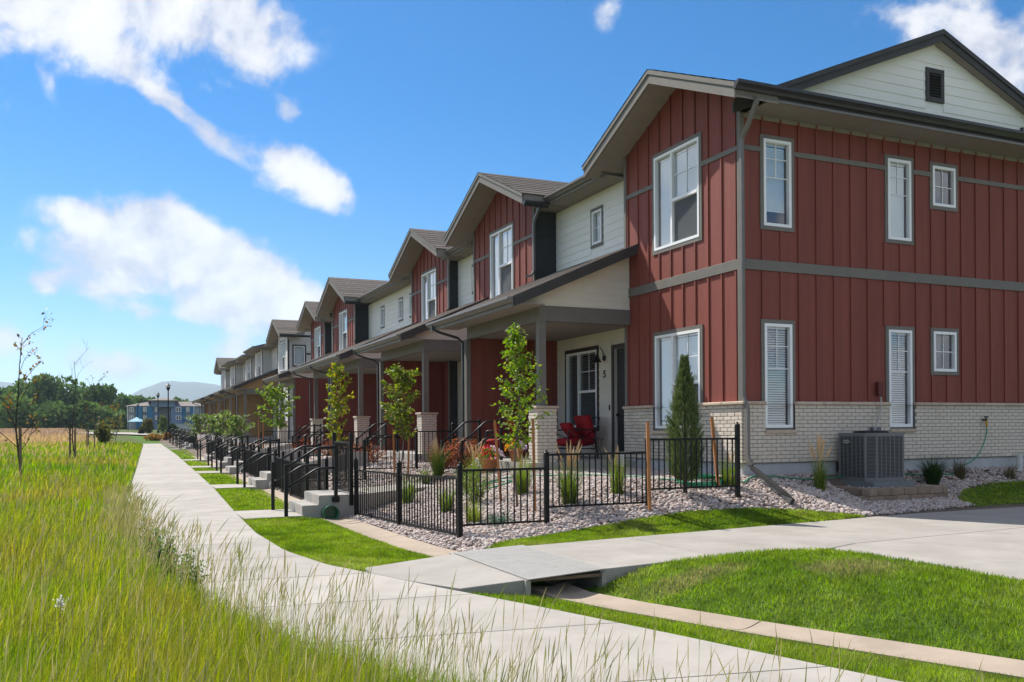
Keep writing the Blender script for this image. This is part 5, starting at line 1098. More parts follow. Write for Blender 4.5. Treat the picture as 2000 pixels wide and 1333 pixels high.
def stones(name, x, y, size, base_v, base_f, lab):
    n = len(x); f = fbm(x, y, .8, 31); Z = T(x, y) + RNG.uniform(-.012, .016, n); m = len(base_v)
    q = RNG.normal(size=(n, 4)); q /= np.linalg.norm(q, axis=1)[:, None]; a, b, c, d = q.T
    Rm = np.stack([1 - 2 * (c * c + d * d), 2 * (b * c - a * d), 2 * (b * d + a * c), 2 * (b * c + a * d), 1 - 2 * (b * b + d * d), 2 * (c * d - a * b), 2 * (b * d - a * c), 2 * (c * d + a * b), 1 - 2 * (b * b + c * c)], 1).reshape(n, 3, 3)
    sc = size[:, None] * RNG.uniform(.6, 1.25, (n, 3)); V0 = base_v[None] * sc[:, None, :] * RNG.uniform(.82, 1.15, (n, m, 1)); V0 = np.einsum('nij,nkj->nki', Rm, V0); V0[:, :, 2] *= .72
    V = (V0 + np.stack([x, y, Z], 1)[:, None, :]).reshape(-1, 3); F = (base_f[None] + (np.arange(n) * m)[:, None, None]).reshape(-1, 3)
    t = np.clip(RNG.random(n) * .8 + .2 * f, 0, 1); col = pal([(.20, .175, .175), (.36, .295, .27), (.50, .39, .335), (.45, .37, .335), (.57, .52, .48), (.30, .27, .27)], t); o = bigmesh(name, V, F, 'stone', np.repeat(col, m, 0), kind='stuff'); o['label'] = lab
x = RNG.uniform(3.6, 17.6, 120000); y = RNG.uniform(10.0, 17.2, 120000); k = gravel_ok(x, y) & ~((x > 13.5) & (RNG.random(len(x)) < .2)); x, y = x[k][:34000], y[k][:34000]
stones('gravel', x, y, RNG.uniform(.020, .038, len(x)), ico, icf, 'pinkish grey river stones in the bed round the end house')
# stones on top of the block wall fill
x = RNG.uniform(11.7, 13.1, 420); y = RNG.uniform(11.5, 12.5, 420); k = ~((x > 11.85) & (x < 12.83) & (y > 11.57)); x, y = x[k], y[k]
_T = T; T = lambda a, b: np.full(np.shape(a), .375); stones('gravel', x, y, RNG.uniform(.018, .03, len(x)), ico, icf, 'loose stones on the block wall fill beside the equipment pad'); T = _T
x = RNG.uniform(3.6, 7.5, 40000); y = RNG.uniform(17.2, 50, 40000); k = gravel_ok(x, y) & (RNG.random(len(x)) < np.clip(18 / y, .2, 1)); x, y = x[k][:15000], y[k][:15000]
stones('gravel', x, y, RNG.uniform(.03, .045, len(x)) * np.clip(y / 22, 1, 1.8), octv, octf, 'river stones in the beds of the farther houses')
# ---------------------------------------------------------------- plants
def leaf_quads(P, dirs, L, W, rng):
    """folded leaves: 2 quads each along dirs"""
    n = len(P); d = dirs / (np.linalg.norm(dirs, axis=1)[:, None] + 1e-9); rv = rng.normal(size=(n, 3)); s = np.cross(d, rv); s /= np.linalg.norm(s, axis=1)[:, None] + 1e-9; nn = np.cross(s, d)
    L = L[:, None]; W = W[:, None]; mid = P + d * L * .45; tip = P + d * L - nn * L * .12; V = np.stack([P, mid - s * W / 2 + nn * W * .18, mid, mid + s * W / 2 + nn * W * .18, tip], 1).reshape(-1, 3)
    b = np.arange(n)[:, None] * 5; F = np.concatenate([b + [0, 2, 1], b + [0, 3, 2], b + [1, 2, 4], b + [2, 3, 4]], 1).reshape(-1, 3); return V, F
def young_tree(label, base, top, crown0, half_w, leaves, cols, seed, lsize=.075, bark='bark', group='young staked trees in the beds', shape='oval', dens_top=1.0, trunk_r=.022, nbr=26, droop=.25, name='young_tree'):
    rng = np.random.default_rng(seed); bx, by, bz = base; H = top - bz; t = thing(name, label, 'tree', base, group); mb = MB()
    pts = [Vector((bx + .04 * H / 3 * math.sin(k * .9 + seed), by + .03 * H / 3 * math.cos(k * 1.3 + seed), bz - .05 + H * k / 9)) for k in range(10)]; pts[0] = Vector((bx, by, bz - .05))
    mb.tube(pts, [trunk_r * (1 - .85 * k / 9) for k in range(10)], 8); PP = []; DD = []
    def on(tn): f = tn * 9; i = min(int(f), 8); return pts[i].lerp(pts[i + 1], f - i)
    c0 = (crown0 - bz) / H
    for j in range(nbr):
        tn = c0 + (1 - c0) * ((j + .3) / nbr) ** 1.0 * .96; a = j * 2.4 + rng.uniform(-.4, .4); s = (tn - c0) / (1 - c0); prof = {'oval': math.sin(math.pi * (.12 + .85 * s)) ** .8, 'cone': 1.05 - s, 'spire': float(np.interp(s, [0, .12, .3, .5, .7, .85, 1], [.55, .85, 1.0, .8, .55, .28, .06])), 'vase': .35 + .65 * s}[shape]
        ln = half_w * max(prof, .12) * rng.uniform(.7, 1.25); p = on(tn); up = .55 + .5 * s; d = Vector((math.cos(a), math.sin(a), up)).normalized(); q1 = p + d * ln * .6; q2 = q1 + Vector((d.x, d.y, d.z * (.9 - droop))).normalized() * ln * .55
        mb.tube([p, q1, q2], [.008 * trunk_r / .022, .005 * trunk_r / .022, .002], 5)
        nl = max(1, int(leaves / nbr * (.6 + .8 * rng.random())))
        for k in range(nl):
            f = rng.uniform(.2, 1.05); c = p.lerp(q1, f / .55) if f < .55 else q1.lerp(q2, (f - .55) / .5); PP.append((c.x + rng.normal(0, .035), c.y + rng.normal(0, .035), c.z + rng.normal(0, .03))); DD.append((d.x + rng.normal(0, .8), d.y + rng.normal(0, .8), -.35 + rng.normal(0, .6)))
    for k in range(int(leaves * .12)): tn = rng.uniform(c0, 1.0); c = on(tn); PP.append((c.x + rng.normal(0, .04), c.y + rng.normal(0, .04), c.z)); DD.append(tuple(rng.normal(size=3)))
    obj('trunk', mb, bark, t, True)
    if PP:
        n = len(PP); V, F = leaf_quads(np.array(PP), np.array(DD), lsize * rng.uniform(.65, 1.25, n), lsize * .62 * rng.uniform(.7, 1.2, n), rng); col = pal(cols, rng.random(n)); bigmesh('crown', V, F, 'leaf', np.repeat(col, 5, 0), parent=t)
    return t
def stake(label, foot, topp, w=.058, ma='stake_wood', group='wooden tree stakes'):
    f, tp = Vector(foot), Vector(topp); o = obj('tree_stake', MB().bar(f, tp, w, w * .7), ma); tag(o, label, 'stake', group); return o
def px_at(u, v, depth):
    d = pix_ray(u, v); return Vector((0, 0, ZC)) + d * depth
def dep(x, y): return _fw.x * x + _fw.y * y
def z_at(v, x, y, u=1000): return px_at(u, v, dep(x, y)).z
LG = [(.075, .18, .012), (.13, .25, .016), (.21, .31, .025), (.29, .34, .04), (.14, .21, .035)]
LO = [(.08, .17, .018), (.16, .24, .024), (.25, .29, .04), (.20, .15, .045), (.12, .19, .025)]
# nearest young tree in the bed and its two stakes
def bed_tree(label, u, vb, vt, vc, hw, leaves, cols, seed, stakes, lsize=.072, **kw):
    x, y, z = on_ground(u, vb); t = young_tree(label, (x, y, z), z_at(vt, x, y, u), z_at(vc, x, y, u), hw, leaves, cols, seed, lsize, **kw); D_ = dep(x, y)
    for (us, ub, v0, v1, lab) in stakes:
        xs, ys_, zs = on_ground(ub, v0); stake(lab, (xs, ys_, zs - .06), px_at(us, v1, dep(xs, ys_)))
    return t
bed_tree('nearest young tree with bright green leaves before the end house porch', 1011, 992, 628, 866, .45, 1250, LG, 3, [(966, 979, 982, 821, 'leaning wooden stake left of the nearest young tree'), (1041, 1045, 1004, 819, 'upright wooden stake right of the nearest young tree before the brick pier')], nbr=36, shape='spire', lsize=.068)
bed_tree('young tree with dense dark and light leaves before the second pier', 785, 938, 716, 852, .46, 1300, LO, 5, [(768, 771, 935, 838, 'wooden stake left of the second young tree'), (799, 797, 935, 830, 'wooden stake right of the second young tree')], lsize=.095)
bed_tree('slim young tree with yellowish leaves before the third pier', 660, 915, 706, 862, .42, 800, [(.10, .18, .015), (.18, .24, .02), (.28, .28, .03), (.3, .25, .04)], 8, [(645, 647, 912, 825, 'wooden stake left of the slim yellowish tree'), (664, 664, 912, 830, 'wooden stake behind the slim yellowish tree')], lsize=.11)
bed_tree('broad young tree before the far end of the red houses', 540, 895, 757, 836, .85, 620, [(.09, .17, .02), (.15, .23, .03), (.22, .28, .05)], 9, [(505, 505, 890, 822, 'wooden stake left of the broad young tree'), (514, 514, 890, 824, 'second wooden stake left of the broad young tree')], lsize=.16)
for i, (u, vb, vt, s) in enumerate(((462, 880, 815, .7), (437, 873, 806, .7), (417, 870, 812, .65), (385, 866, 812, .7))): bed_tree(f'small bushy tree before the grey townhouse block, {["nearest", "second", "third", "farthest"][i]} of four', u, vb, vt, vb - 22, s * 1.1, 260, [(.09, .15, .035), (.14, .20, .05), (.18, .22, .07)], 30 + i, [], lsize=.26, nbr=16, trunk_r=.03)
# columnar spruce and its two stakes at the corner bed
sx_, sy_, sz_ = on_ground(1338, 966); H = z_at(700, sx_, sy_, 1338) - sz_
sp = thing('spruce', 'narrow columnar dark green spruce between two wooden stakes', 'tree', (sx_, sy_, sz_)); obj('trunk', MB().tube([(sx_, sy_, sz_ - .05), (sx_ + .01, sy_, sz_ + H * .5), (sx_ - .01, sy_, sz_ + H * .93)], [.036, .02, .004], 8), 'bark_dark', sp)
rng = np.random.default_rng(4); PP = []; DD = []; LL = []; CC = []
for k in range(3400):
    tn = rng.random() ** 1.05; rad = .205 * float(np.interp(tn, [0, .1, .3, .45, .6, .8, .9, 1], [.6, .88, 1, .92, .72, .38, .17, .03])) * (1 + .25 * math.sin(tn * 31 + 2.5 * math.sin(k * 2.399))) + .008; a = rng.uniform(0, 6.283); q = rad * rng.uniform(.55, 1.08)
    c = np.array([sx_ + q * math.cos(a), sy_ + q * math.sin(a), sz_ + .20 + tn * (H - .22)]); d = np.array([math.cos(a) * .75, math.sin(a) * .75, .85 + .5 * tn]); d /= np.linalg.norm(d); ln = .15 * (1 - .45 * tn) * rng.uniform(.7, 1.2); shade = rng.random()
    for j in range(14):
        f = j / 14; rv = rng.normal(size=3); s = np.cross(d, rv); s /= np.linalg.norm(s) + 1e-9; PP.append(c + d * ln * f); DD.append(d * .9 + s * .75); LL.append(.030 * (1.1 - .4 * f)); CC.append(shade * .8 + f * .2)
PP, DD, LL = np.array(PP), np.array(DD), np.array(LL); n = len(PP); rv = rng.normal(size=(n, 3)); s = np.cross(DD, rv); s /= np.linalg.norm(s, axis=1)[:, None]; DD /= np.linalg.norm(DD, axis=1)[:, None]
V = np.stack([PP - s * .0052, PP + s * .0052, PP + DD * LL[:, None]], 1).reshape(-1, 3); col = pal([(.055, .09, .03), (.09, .135, .042), (.15, .195, .06), (.22, .25, .095)], np.array(CC)); bigmesh('needles', V, np.arange(n * 3).reshape(-1, 3), 'needle', np.repeat(col, 3, 0), parent=sp)
for (us, ub, v0, v1, lab) in ((1265, 1269, 985, 825, 'orange wooden stake left of the spruce at the fence'), (1390, 1404, 955, 815, 'leaning orange wooden stake right of the spruce')):
    xs, ys_, zs = (on_ground(ub, v0) if ub > 1300 else tuple(on_Y(ub, v0, 11.17))); o_ = stake(lab, (xs, ys_, zs - .08), px_at(us, v1, dep(xs, ys_)), .065); 
# ornamental grasses
def orn_grass(label, u, v, h, plume=0, n=260, cols=None, seed=1, spread=.34, pl_col=(.42, .30, .15), ph=None, name='ornamental_grass'):
    x, y, z = on_ground(u, v); rng = np.random.default_rng(seed); t = thing(name, label, 'grass', (x, y, z), 'ornamental grasses in the gravel'); a = rng.uniform(0, 6.283, n); q = .07 * np.sqrt(rng.random(n)); h *= 1.55; n = int(n * 1.5); a = rng.uniform(0, 6.283, n); q = .09 * np.sqrt(rng.random(n)); P = np.stack([x + q * np.cos(a), y + q * np.sin(a), np.full(n, z - .02)], 1)
    V, F = blades3(P, h * (.35 + .75 * rng.random(n) ** .7), np.full(n, .0068) * rng.uniform(.7, 1.3, n), np.clip(rng.normal(spread * 1.05, .22, n), .02, .9), a + rng.normal(0, .3, n), 1.0); col = pal(cols or [(.06, .13, .012), (.11, .20, .02), (.19, .25, .035), (.26, .25, .07)], rng.random(n)); bigmesh('blades', V, F, 'blade', np.repeat(col, 5, 0), parent=t)
    if plume:
        mb = MB(); pm = MB(); ph = ph or h * 1.9
        for k in range(plume):
            a_ = rng.uniform(0, 6.283); le = rng.uniform(.02, .30); hh = ph * rng.uniform(.72, 1.05); f = lambda s: (x + math.cos(a_) * le * hh * s * s, y + math.sin(a_) * le * hh * s * s, z + hh * s); mb.tube([f(0), f(.4), f(.72)], .0022, 4, False); pm.tube([f(.70), f(.78), f(.88), f(1.0)], [.004, .016, .013, .002], 5)
            for j in range(26):
                s_ = rng.uniform(.72, .99); c = Vector(f(s_)); d = Vector(rng.normal(size=3)) * .012 + Vector((0, 0, .022)); e = Vector(rng.normal(size=3)).normalized() * .002; pm.add([tuple(c - e), tuple(c + e), tuple(c + d)], [(0, 1, 2)])
        obj('stems', mb, 'straw', t); obj('plumes', pm, 'plume', t)
    return t
mat('straw', (.50, .42, .18), (.42, .36, .14), 5, .8, 0); mat('plume', (.60, .38, .18), (.68, .48, .26), 9, .9, 0)
orn_grass('tall green ornamental grass with tan plumes by the fence post before the porch', 1112, 988, .46, 16, 300, seed=2, ph=.95)
orn_grass('narrow upright ornamental grass clump with a few plumes before the house door', 1206, 966, .42, 5, 150, seed=3, spread=.18, ph=.75)
orn_grass('green ornamental grass behind the stake beside the brick pier', 1020, 968, .48, 4, 220, seed=4, ph=.8)
orn_grass('small green grass tuft at the foot of the fence corner post', 1425, 952, .36, 3, 170, seed=5, spread=.45, ph=.7)
orn_grass('tall wispy feather grass in the stones beside the side wall', 1601, 958, .42, 14, 140, seed=6, spread=.2, ph=.95)
orn_grass('dark green grass clump right of the air conditioner', 1822, 950, .40, 0, 420, [(.02, .055, .012), (.04, .085, .02), (.06, .11, .03)], 7, .55)
orn_grass('small brownish grass tuft by the foundation', 1875, 936, .30, 0, 120, [(.10, .09, .04), (.16, .13, .06)], 8, .3)
orn_grass('small brown grass tuft before the vent pipe', 1973, 938, .22, 0, 90, [(.10, .09, .04), (.16, .13, .06)], 9, .4)
orn_grass('yellow green grass clump behind the front fence corner', 925, 1022, .24, 0, 130, seed=10, cols=[(.12, .19, .02), (.22, .27, .04), (.30, .30, .08)])
orn_grass('green grass clump behind the front fence, right of its middle post', 872, 1003, .34, 0, 170, seed=11)
orn_grass('green grass clump behind the front fence middle post', 797, 985, .38, 0, 170, seed=12)
orn_grass('grass clump with golden plumes before the barberry shrubs', 855, 932, .5, 14, 240, seed=13, ph=.85)
orn_grass('pale plumed grass left of the flower pot', 928, 945, .42, 14, 120, seed=14, ph=.85)
# shrubs
def shrub(label, u, v, w, h, n, cols, seed, ls=.03, group='low shrubs in the beds', twiggy=False, zc=.5, name='shrub'):
    x, y, z = on_ground(u, v); rng = np.random.default_rng(seed); t = thing(name, label, 'shrub', (x, y, z), group); mb = MB(); PP = []; DD = []
    for k in range(26):
        a = rng.uniform(0, 6.283); el = rng.uniform(.25, 1.0); tip = Vector((x + math.cos(a) * w * rng.uniform(.3, 1) * (1.15 - .5 * el), y + math.sin(a) * w * rng.uniform(.3, 1) * (1.15 - .5 * el), z + h * el)); b = Vector((x + math.cos(a) * .04, y + math.sin(a) * .04, z - .02)); md = b.lerp(tip, .5) + Vector((0, 0, h * .12)); mb.tube([b, md, tip], [.006, .004, .0015], 4, False)
        for j in range(n // 26): f = rng.uniform(.15 if not twiggy else .3, 1); c = b.lerp(md, f * 2) if f < .5 else md.lerp(tip, f * 2 - 1); s = .05 * (w / .35) ** .5; PP.append((c.x + rng.normal(0, s), c.y + rng.normal(0, s), max(z + .01, c.z + rng.normal(0, s * .8)))); DD.append(rng.normal(size=3) + np.array([0, 0, .5]))
    obj('stems', mb, 'bark_dark', t); m_ = len(PP); V, F = leaf_quads(np.array(PP), np.array(DD), ls * rng.uniform(.7, 1.4, m_), ls * .6 * rng.uniform(.7, 1.3, m_), rng); bigmesh('foliage', V, F, 'leaf', np.repeat(pal(cols, rng.random(m_)), 5, 0), parent=t); return t
BARB = [(.17, .04, .025), (.28, .075, .04), (.34, .12, .05), (.22, .11, .05)]; GR = [(.05, .11, .015), (.10, .17, .025), (.19, .24, .04), (.26, .27, .06)]; DK = [(.02, .018, .02), (.04, .03, .032), (.06, .045, .045)]
shrub('rust red barberry shrub by the porch left of the handrail', 905, 928, .42, .8, 1800, BARB, 1, .042)
shrub('wide rust red barberry shrub behind the plumed grass', 868, 918, .5, .7, 1600, BARB, 2, .045)
shrub('dark twiggy purple shrub against the brick below the bay window', 1262, 915, .42, .95, 420, DK, 3, .045, twiggy=True)
shrub('yellow green mounded shrub behind the front fence corner post', 930, 985, .42, .62, 2200, GR, 4, .026)
shrub('small yellow green shrub left of the flower pot', 912, 958, .34, .5, 1200, GR, 5, .024)
shrub('spreading yellow green shrub behind the front fence by the walk', 735, 985, .6, .32, 1200, GR, 6, .026)
shrub('low blue green creeping juniper behind the side fence', 975, 1026, .36, .14, 1400, [(.03, .085, .055), (.05, .12, .075), (.075, .15, .09)], 7, .02)
shrub('small yellow green shrub near the dividing fence', 832, 945, .25, .3, 500, GR, 8, .03)
for i, (u, v) in enumerate(((728, 905), (700, 902), (640, 892), (610, 888), (585, 884))): shrub(f'red leaved barberry shrub in the farther beds, {["nearest", "second", "third", "fourth", "farthest"][i]} of five', u, v, .6, .6, 420, BARB, 20 + i, .06)
# flower pot and hanging flowers
def flower_pot(label, x, y, z, s, cols, seed):
    t = thing('flower_pot', label, 'flower pot', (x, y, z)); obj('pot', MB().lathe([(.0, 0), (.12 * s, 0), (.175 * s, .24 * s), (.19 * s, .24 * s), (.19 * s, .29 * s), (.17 * s, .29 * s), (.16 * s, .26 * s), (0, .26 * s)], (x, y, z), 22), 'terracotta', t, True); rng = np.random.default_rng(seed); n = 380
    th, ph = rng.uniform(0, 6.283, n), rng.uniform(0, 1.45, n); rr = .24 * s * rng.uniform(.5, 1, n); P = np.stack([x + rr * np.cos(th) * np.sin(ph), y + rr * np.sin(th) * np.sin(ph), z + .27 * s + .75 * rr * np.cos(ph)], 1); V, F = leaf_quads(P, rng.normal(size=(n, 3)) + [0, 0, .6], np.full(n, .05 * s), np.full(n, .032 * s), rng); bigmesh('foliage', V, F, 'leaf', np.repeat(pal(GR, rng.random(n)), 5, 0), parent=t)
    n = 150; th, ph = rng.uniform(0, 6.283, n), np.arccos(rng.random(n)); rr = .27 * s; P = np.stack([x + rr * np.cos(th) * np.sin(ph), y + rr * np.sin(th) * np.sin(ph), z + .28 * s + .8 * rr * np.cos(ph)], 1); ang = (np.cos(th) * .5 + .5); ci = np.clip((ang * len(cols) + rng.normal(0, .5, n)).astype(int), 0, len(cols) - 1); V, F = leaf_quads(P, rng.normal(size=(n, 3)) * .5 + [0, 0, 1], np.full(n, .05 * s), np.full(n, .05 * s), rng); bigmesh('flowers', V, F, 'leaf', np.repeat(np.array(cols)[ci], 5, 0), parent=t); return t
flower_pot('terracotta pot of red, yellow and mauve flowers before the porch slab', 7.10, 17.25, Tz(7.1, 17.25), 1.1, [(.5, .02, .03), (.42, .05, .04), (.5, .3, .08), (.42, .3, .45), (.5, .42, .5)], 1)
flower_pot('smaller pot of mauve and orange flowers beside the brick pier', 7.58, 16.95, .756, .85, [(.6, .25, .04), (.7, .45, .05), (.35, .2, .5), (.6, .5, .65)], 2)
mat('wire', (.12, .12, .12), (.1, .1, .1), 5, .5)
# ---------------------------------------------------------------- porch furniture
def armchair(label, x, y, z, rot, w=.78):
    """black frame lounge chair, red cushions, crossed lattice side panels; front towards -X before rotation"""
    t = thing('armchair', label, 'chair', (x, y, z), 'red cushioned porch chairs'); Rz = Matrix.Rotation(rot, 4, 'Z')
    def put(name, mb, ma, sm=False):
        mb.v = [tuple(Rz @ Vector(p) + Vector((x, y, z))) for p in mb.v]; return obj(name, mb, ma, t, sm)
    d = .74; hw = w / 2
    for s in (-1, 1):
        ys_ = s * hw; m_ = MB(); m_.tube([(-d / 2, ys_, 0), (-d / 2, ys_, .60), (-d / 2 + .06, ys_, .63), (d / 2 - .05, ys_, .64)], .016, 8); m_.tube([(d / 2, ys_, 0), (d / 2 - .06, ys_, .5), (d / 2 + .06, ys_, .92)], .016, 8); m_.tube([(-d / 2, ys_, .22), (d / 2 - .03, ys_, .22)], .012, 6); put('side_frame', m_, 'black_paint', True)
        l = MB()
        for a, b in (((-d / 2, .22), (d / 2 - .06, .62)), ((-d / 2, .60), (d / 2 - .04, .24))): l.tube([(a[0], ys_, a[1]), ((a[0] + b[0]) / 2, ys_, (a[1] + b[1]) / 2 + .03), (b[0], ys_, b[1])], .010, 6)
        put('lattice', l, 'black_paint', True)
    m_ = MB(); m_.tube([(d / 2 + .06, -hw, .90), (d / 2 + .08, 0, .94), (d / 2 + .06, hw, .90)], .014, 6); m_.tube([(-d / 2, -hw, .22), (-d / 2, hw, .22)], .014, 6); put('cross_rail', m_, 'black_paint', True)
    def cushion(c, dims, rx=0):
        me = MB(); n = 7
        for i in range(n + 1):
            for j in range(n + 1):
                for s in (1, -1):
                    u_, v_ = i / n * 2 - 1, j / n * 2 - 1; e = (1 - abs(u_) ** 5) * (1 - abs(v_) ** 5); p = Vector((u_ * dims[0] / 2, v_ * dims[1] / 2, s * dims[2] / 2 * (.35 + .65 * e))); me.v.append(p)
        idx_ = lambda i, j, s: (i * (n + 1) + j) * 2 + s
        for i in range(n):
            for j in range(n):
                me.f.append((idx_(i, j, 0), idx_(i + 1, j, 0), idx_(i + 1, j + 1, 0), idx_(i, j + 1, 0))); me.f.append((idx_(i, j, 1), idx_(i, j + 1, 1), idx_(i + 1, j + 1, 1), idx_(i + 1, j, 1)))
        for i in range(n):
            for (a, b) in (((i, 0), (i + 1, 0)), ((i, n), (i + 1, n)), ((0, i), (0, i + 1)), ((n, i), (n, i + 1))): me.f.append((idx_(*a, 0), idx_(*a, 1), idx_(*b, 1), idx_(*b, 0)))
        ry = Matrix.Rotation(rx, 3, 'Y'); me.v = [tuple(ry @ p + Vector(c)) for p in me.v]; return me
    put('seat_cushion', cushion((-.02, 0, .36), (d - .02, w - .06, .2)), 'cushion_red', True); put('back_cushion', cushion((.27, 0, .68), (.58, w - .08, .2), R(72)), 'cushion_red', True)
    put('pillow', cushion((-.05, hw * .35, .62), (.42, .42, .18), R(50)), 'cushion_red', True)
armchair('red cushioned black chair under the porch window by the door', 9.55, 18.1, .757, R(0)); armchair('red cushioned black chair at the far end of the porch behind the young tree', 8.30, 19.35, .757, R(-25))
st = thing('side_table', 'small black wire side table between chair and door', 'table', (9.85, 17.56, .757)); obj('top', MB().tube([(9.85, 17.56, 1.18), (9.85, 17.56, 1.20)], .13, 16), 'black_paint', st)
for k in range(3): a = k * 2.09; obj('leg', MB().tube([(9.85 + .11 * math.cos(a), 17.56 + .11 * math.sin(a), .757), (9.85 + .04 * math.cos(a), 17.56 + .04 * math.sin(a), .97), (9.85 + .11 * math.cos(a), 17.56 + .11 * math.sin(a), 1.18)], .007, 6), 'black_paint', st)
sgx, sgy, sgz = on_ground(1213, 925); sg = thing('garden_sign', 'small white garden sign with dark handwriting below the front door', 'sign', (sgx, sgy, sgz)); obj('board', MB().box(sgx - .09, sgx + .09, sgy - .006, sgy + .006, sgz + .12, sgz + .40), 'sign_white', sg); obj('stake', MB().box(sgx - .01, sgx + .01, sgy + .007, sgy + .02, sgz - .08, sgz + .3), 'stake_grey', sg)
scr = MB(); rr = random.Random(3)
for k in range(5):
    z = sgz + .36 - .05 * k; p = [(sgx - .065 + j * .013, sgy - .008, z + rr.uniform(-.014, .014)) for j in range(10)]; scr.tube(p, .003, 4)
obj('handwriting', scr, 'black_paint', sg)
# ---------------------------------------------------------------- meadow saplings, nearly bare, staked
def bare_tree(label, u, vb, vt, seed, leaves, stakes, hw=.7, vc=None, cols=None, D_=None):
    if D_: p = px_at(u, vb, D_); x, y = p.x, p.y; z = Tz(x, y)
    else: x, y, z = on_ground(u, vb)
    rng = np.random.default_rng(seed); t = thing('sapling', label, 'tree', (x, y, z), 'saplings along the meadow'); H = z_at(vt, x, y, u) - z; mb = MB(); PP = []; DD = []
    def grow(p, d, ln, r, lev):
        q = p + d * ln * .5 + Vector(rng.normal(0, .02, 3)); e = q + (d + Vector(rng.normal(0, .12, 3))).normalized() * ln * .5; mb.tube([p, q, e], [r, r * .75, r * .5], 5 if lev else 7, False)
        if lev < 3:
            for k in range(3 if lev == 0 else 2): a = rng.uniform(0, 6.283); f = rng.uniform(.35, .95); c = p.lerp(e, f); dd_ = (d * .8 + Vector((math.cos(a), math.sin(a), rng.uniform(.1, .6))) * .75).normalized(); grow(c, dd_, ln * rng.uniform(.45, .62), r * .5, lev + 1)
        for k in range(leaves if lev else 0): c = p.lerp(e, rng.uniform(.3, 1)); PP.append(tuple(c)); DD.append(rng.normal(size=3))
    pts = [Vector((x + .05 * math.sin(k * 1.1 + seed), y, z - .05 + H * .62 * k / 5)) for k in range(6)]; mb.tube(pts, [.030 - .003 * k for k in range(6)], 7, False)
    for k in range(9): f = .35 + .65 * k / 9; i = min(int(f * 5), 4); c = pts[i].lerp(pts[i + 1], f * 5 - i); a = k * 2.4 + seed; grow(c, Vector((math.cos(a) * .75, math.sin(a) * .75, .75)).normalized(), H * .26 * hw, .012, 1)
    grow(pts[-1], Vector((.05, 0, 1)).normalized(), H * .38, .015, 0); obj('trunk', mb, 'bark_dark', t)
    if PP: n = len(PP); V, F = leaf_quads(np.array(PP), np.array(DD), .11 * rng.uniform(.7, 1.3, n) * (H / 4), .07 * rng.uniform(.7, 1.2, n) * (H / 4), rng); bigmesh('crown', V, F, 'leaf', np.repeat(pal(cols or [(.05, .03, .03), (.10, .10, .02), (.20, .10, .03), (.12, .15, .03), (.35, .10, .03)], rng.random(n)), 5, 0), parent=t)
    for (us, v1, lab) in stakes: c = px_at(us, vb, dep(x, y)); zz = Tz(c.x, c.y); stake(lab, (c.x, c.y, zz - .1), (c.x, c.y, px_at(us, v1, dep(x, y)).z), .07, 'stake_grey', 'weathered stakes by the saplings')
bare_tree('leftmost meadow sapling with a few dark red and orange leaves', 36, 948, 655, 1, 2, [(40, 833, 'thick weathered stake against the leftmost sapling')], .95)
bare_tree('bare meadow sapling between two stakes, second from the left', 144, 906, 700, 2, 0, [(137, 836, 'weathered stake left of the second sapling'), (147, 838, 'weathered stake right of the second sapling')], .9)
bare_tree('thin bare sapling, third from the left in the meadow', 186, 882, 745, 3, 1, [(170, 836, 'thin stake left of the third sapling'), (173, 838, 'thin stake just beside the third sapling')], .9)
bare_tree('leafy yellowish sapling near the path bend', 226, 866, 800, 5, 7, [(214, 838, 'short stake before the yellowish sapling')], 1.0, cols=[(.12, .15, .03), (.25, .22, .03), (.30, .16, .03)])
shrub('small olive pine bush among the saplings', 200, 872, 1.0, 1.9, 900, [(.07, .085, .02), (.11, .12, .03), (.14, .14, .04)], 40, .22)

# broad-leaved weeds at the path edge and one white wildflower
WD = [(.05, .12, .02), (.08, .17, .03), (.12, .21, .04)]
for i, (u, v) in enumerate(((318, 1125), (296, 1085), (372, 1165), (330, 1150))): shrub(f'bushy green broad-leaved weed at the meadow edge, {["largest", "farthest", "nearest", "second nearest"][i]} of four', u, v, .16, .5, 420, WD, 70 + i, .035, group='broad-leaved weeds at the path edge', name='weed')
wx, wy_, wz = on_ground(113, 1300); wf = thing('wildflower', 'single white wildflower in the meadow at lower left', 'flower', (wx, wy_, wz)); obj('stem', MB().tube([(wx, wy_, wz), (wx + .02, wy_, wz + .40)], .004, 5), 'straw', wf)
rng = np.random.default_rng(77); P_ = np.array([wx + .02, wy_, wz + .40]) + rng.normal(0, .015, (46, 3)); V, F = leaf_quads(P_, rng.normal(size=(46, 3)) + [0, 0, .5], np.full(46, .026), np.full(46, .013), rng); bigmesh('petals', V, F, 'leaf', np.tile([.55, .55, .56], (46 * 5, 1)), parent=wf)
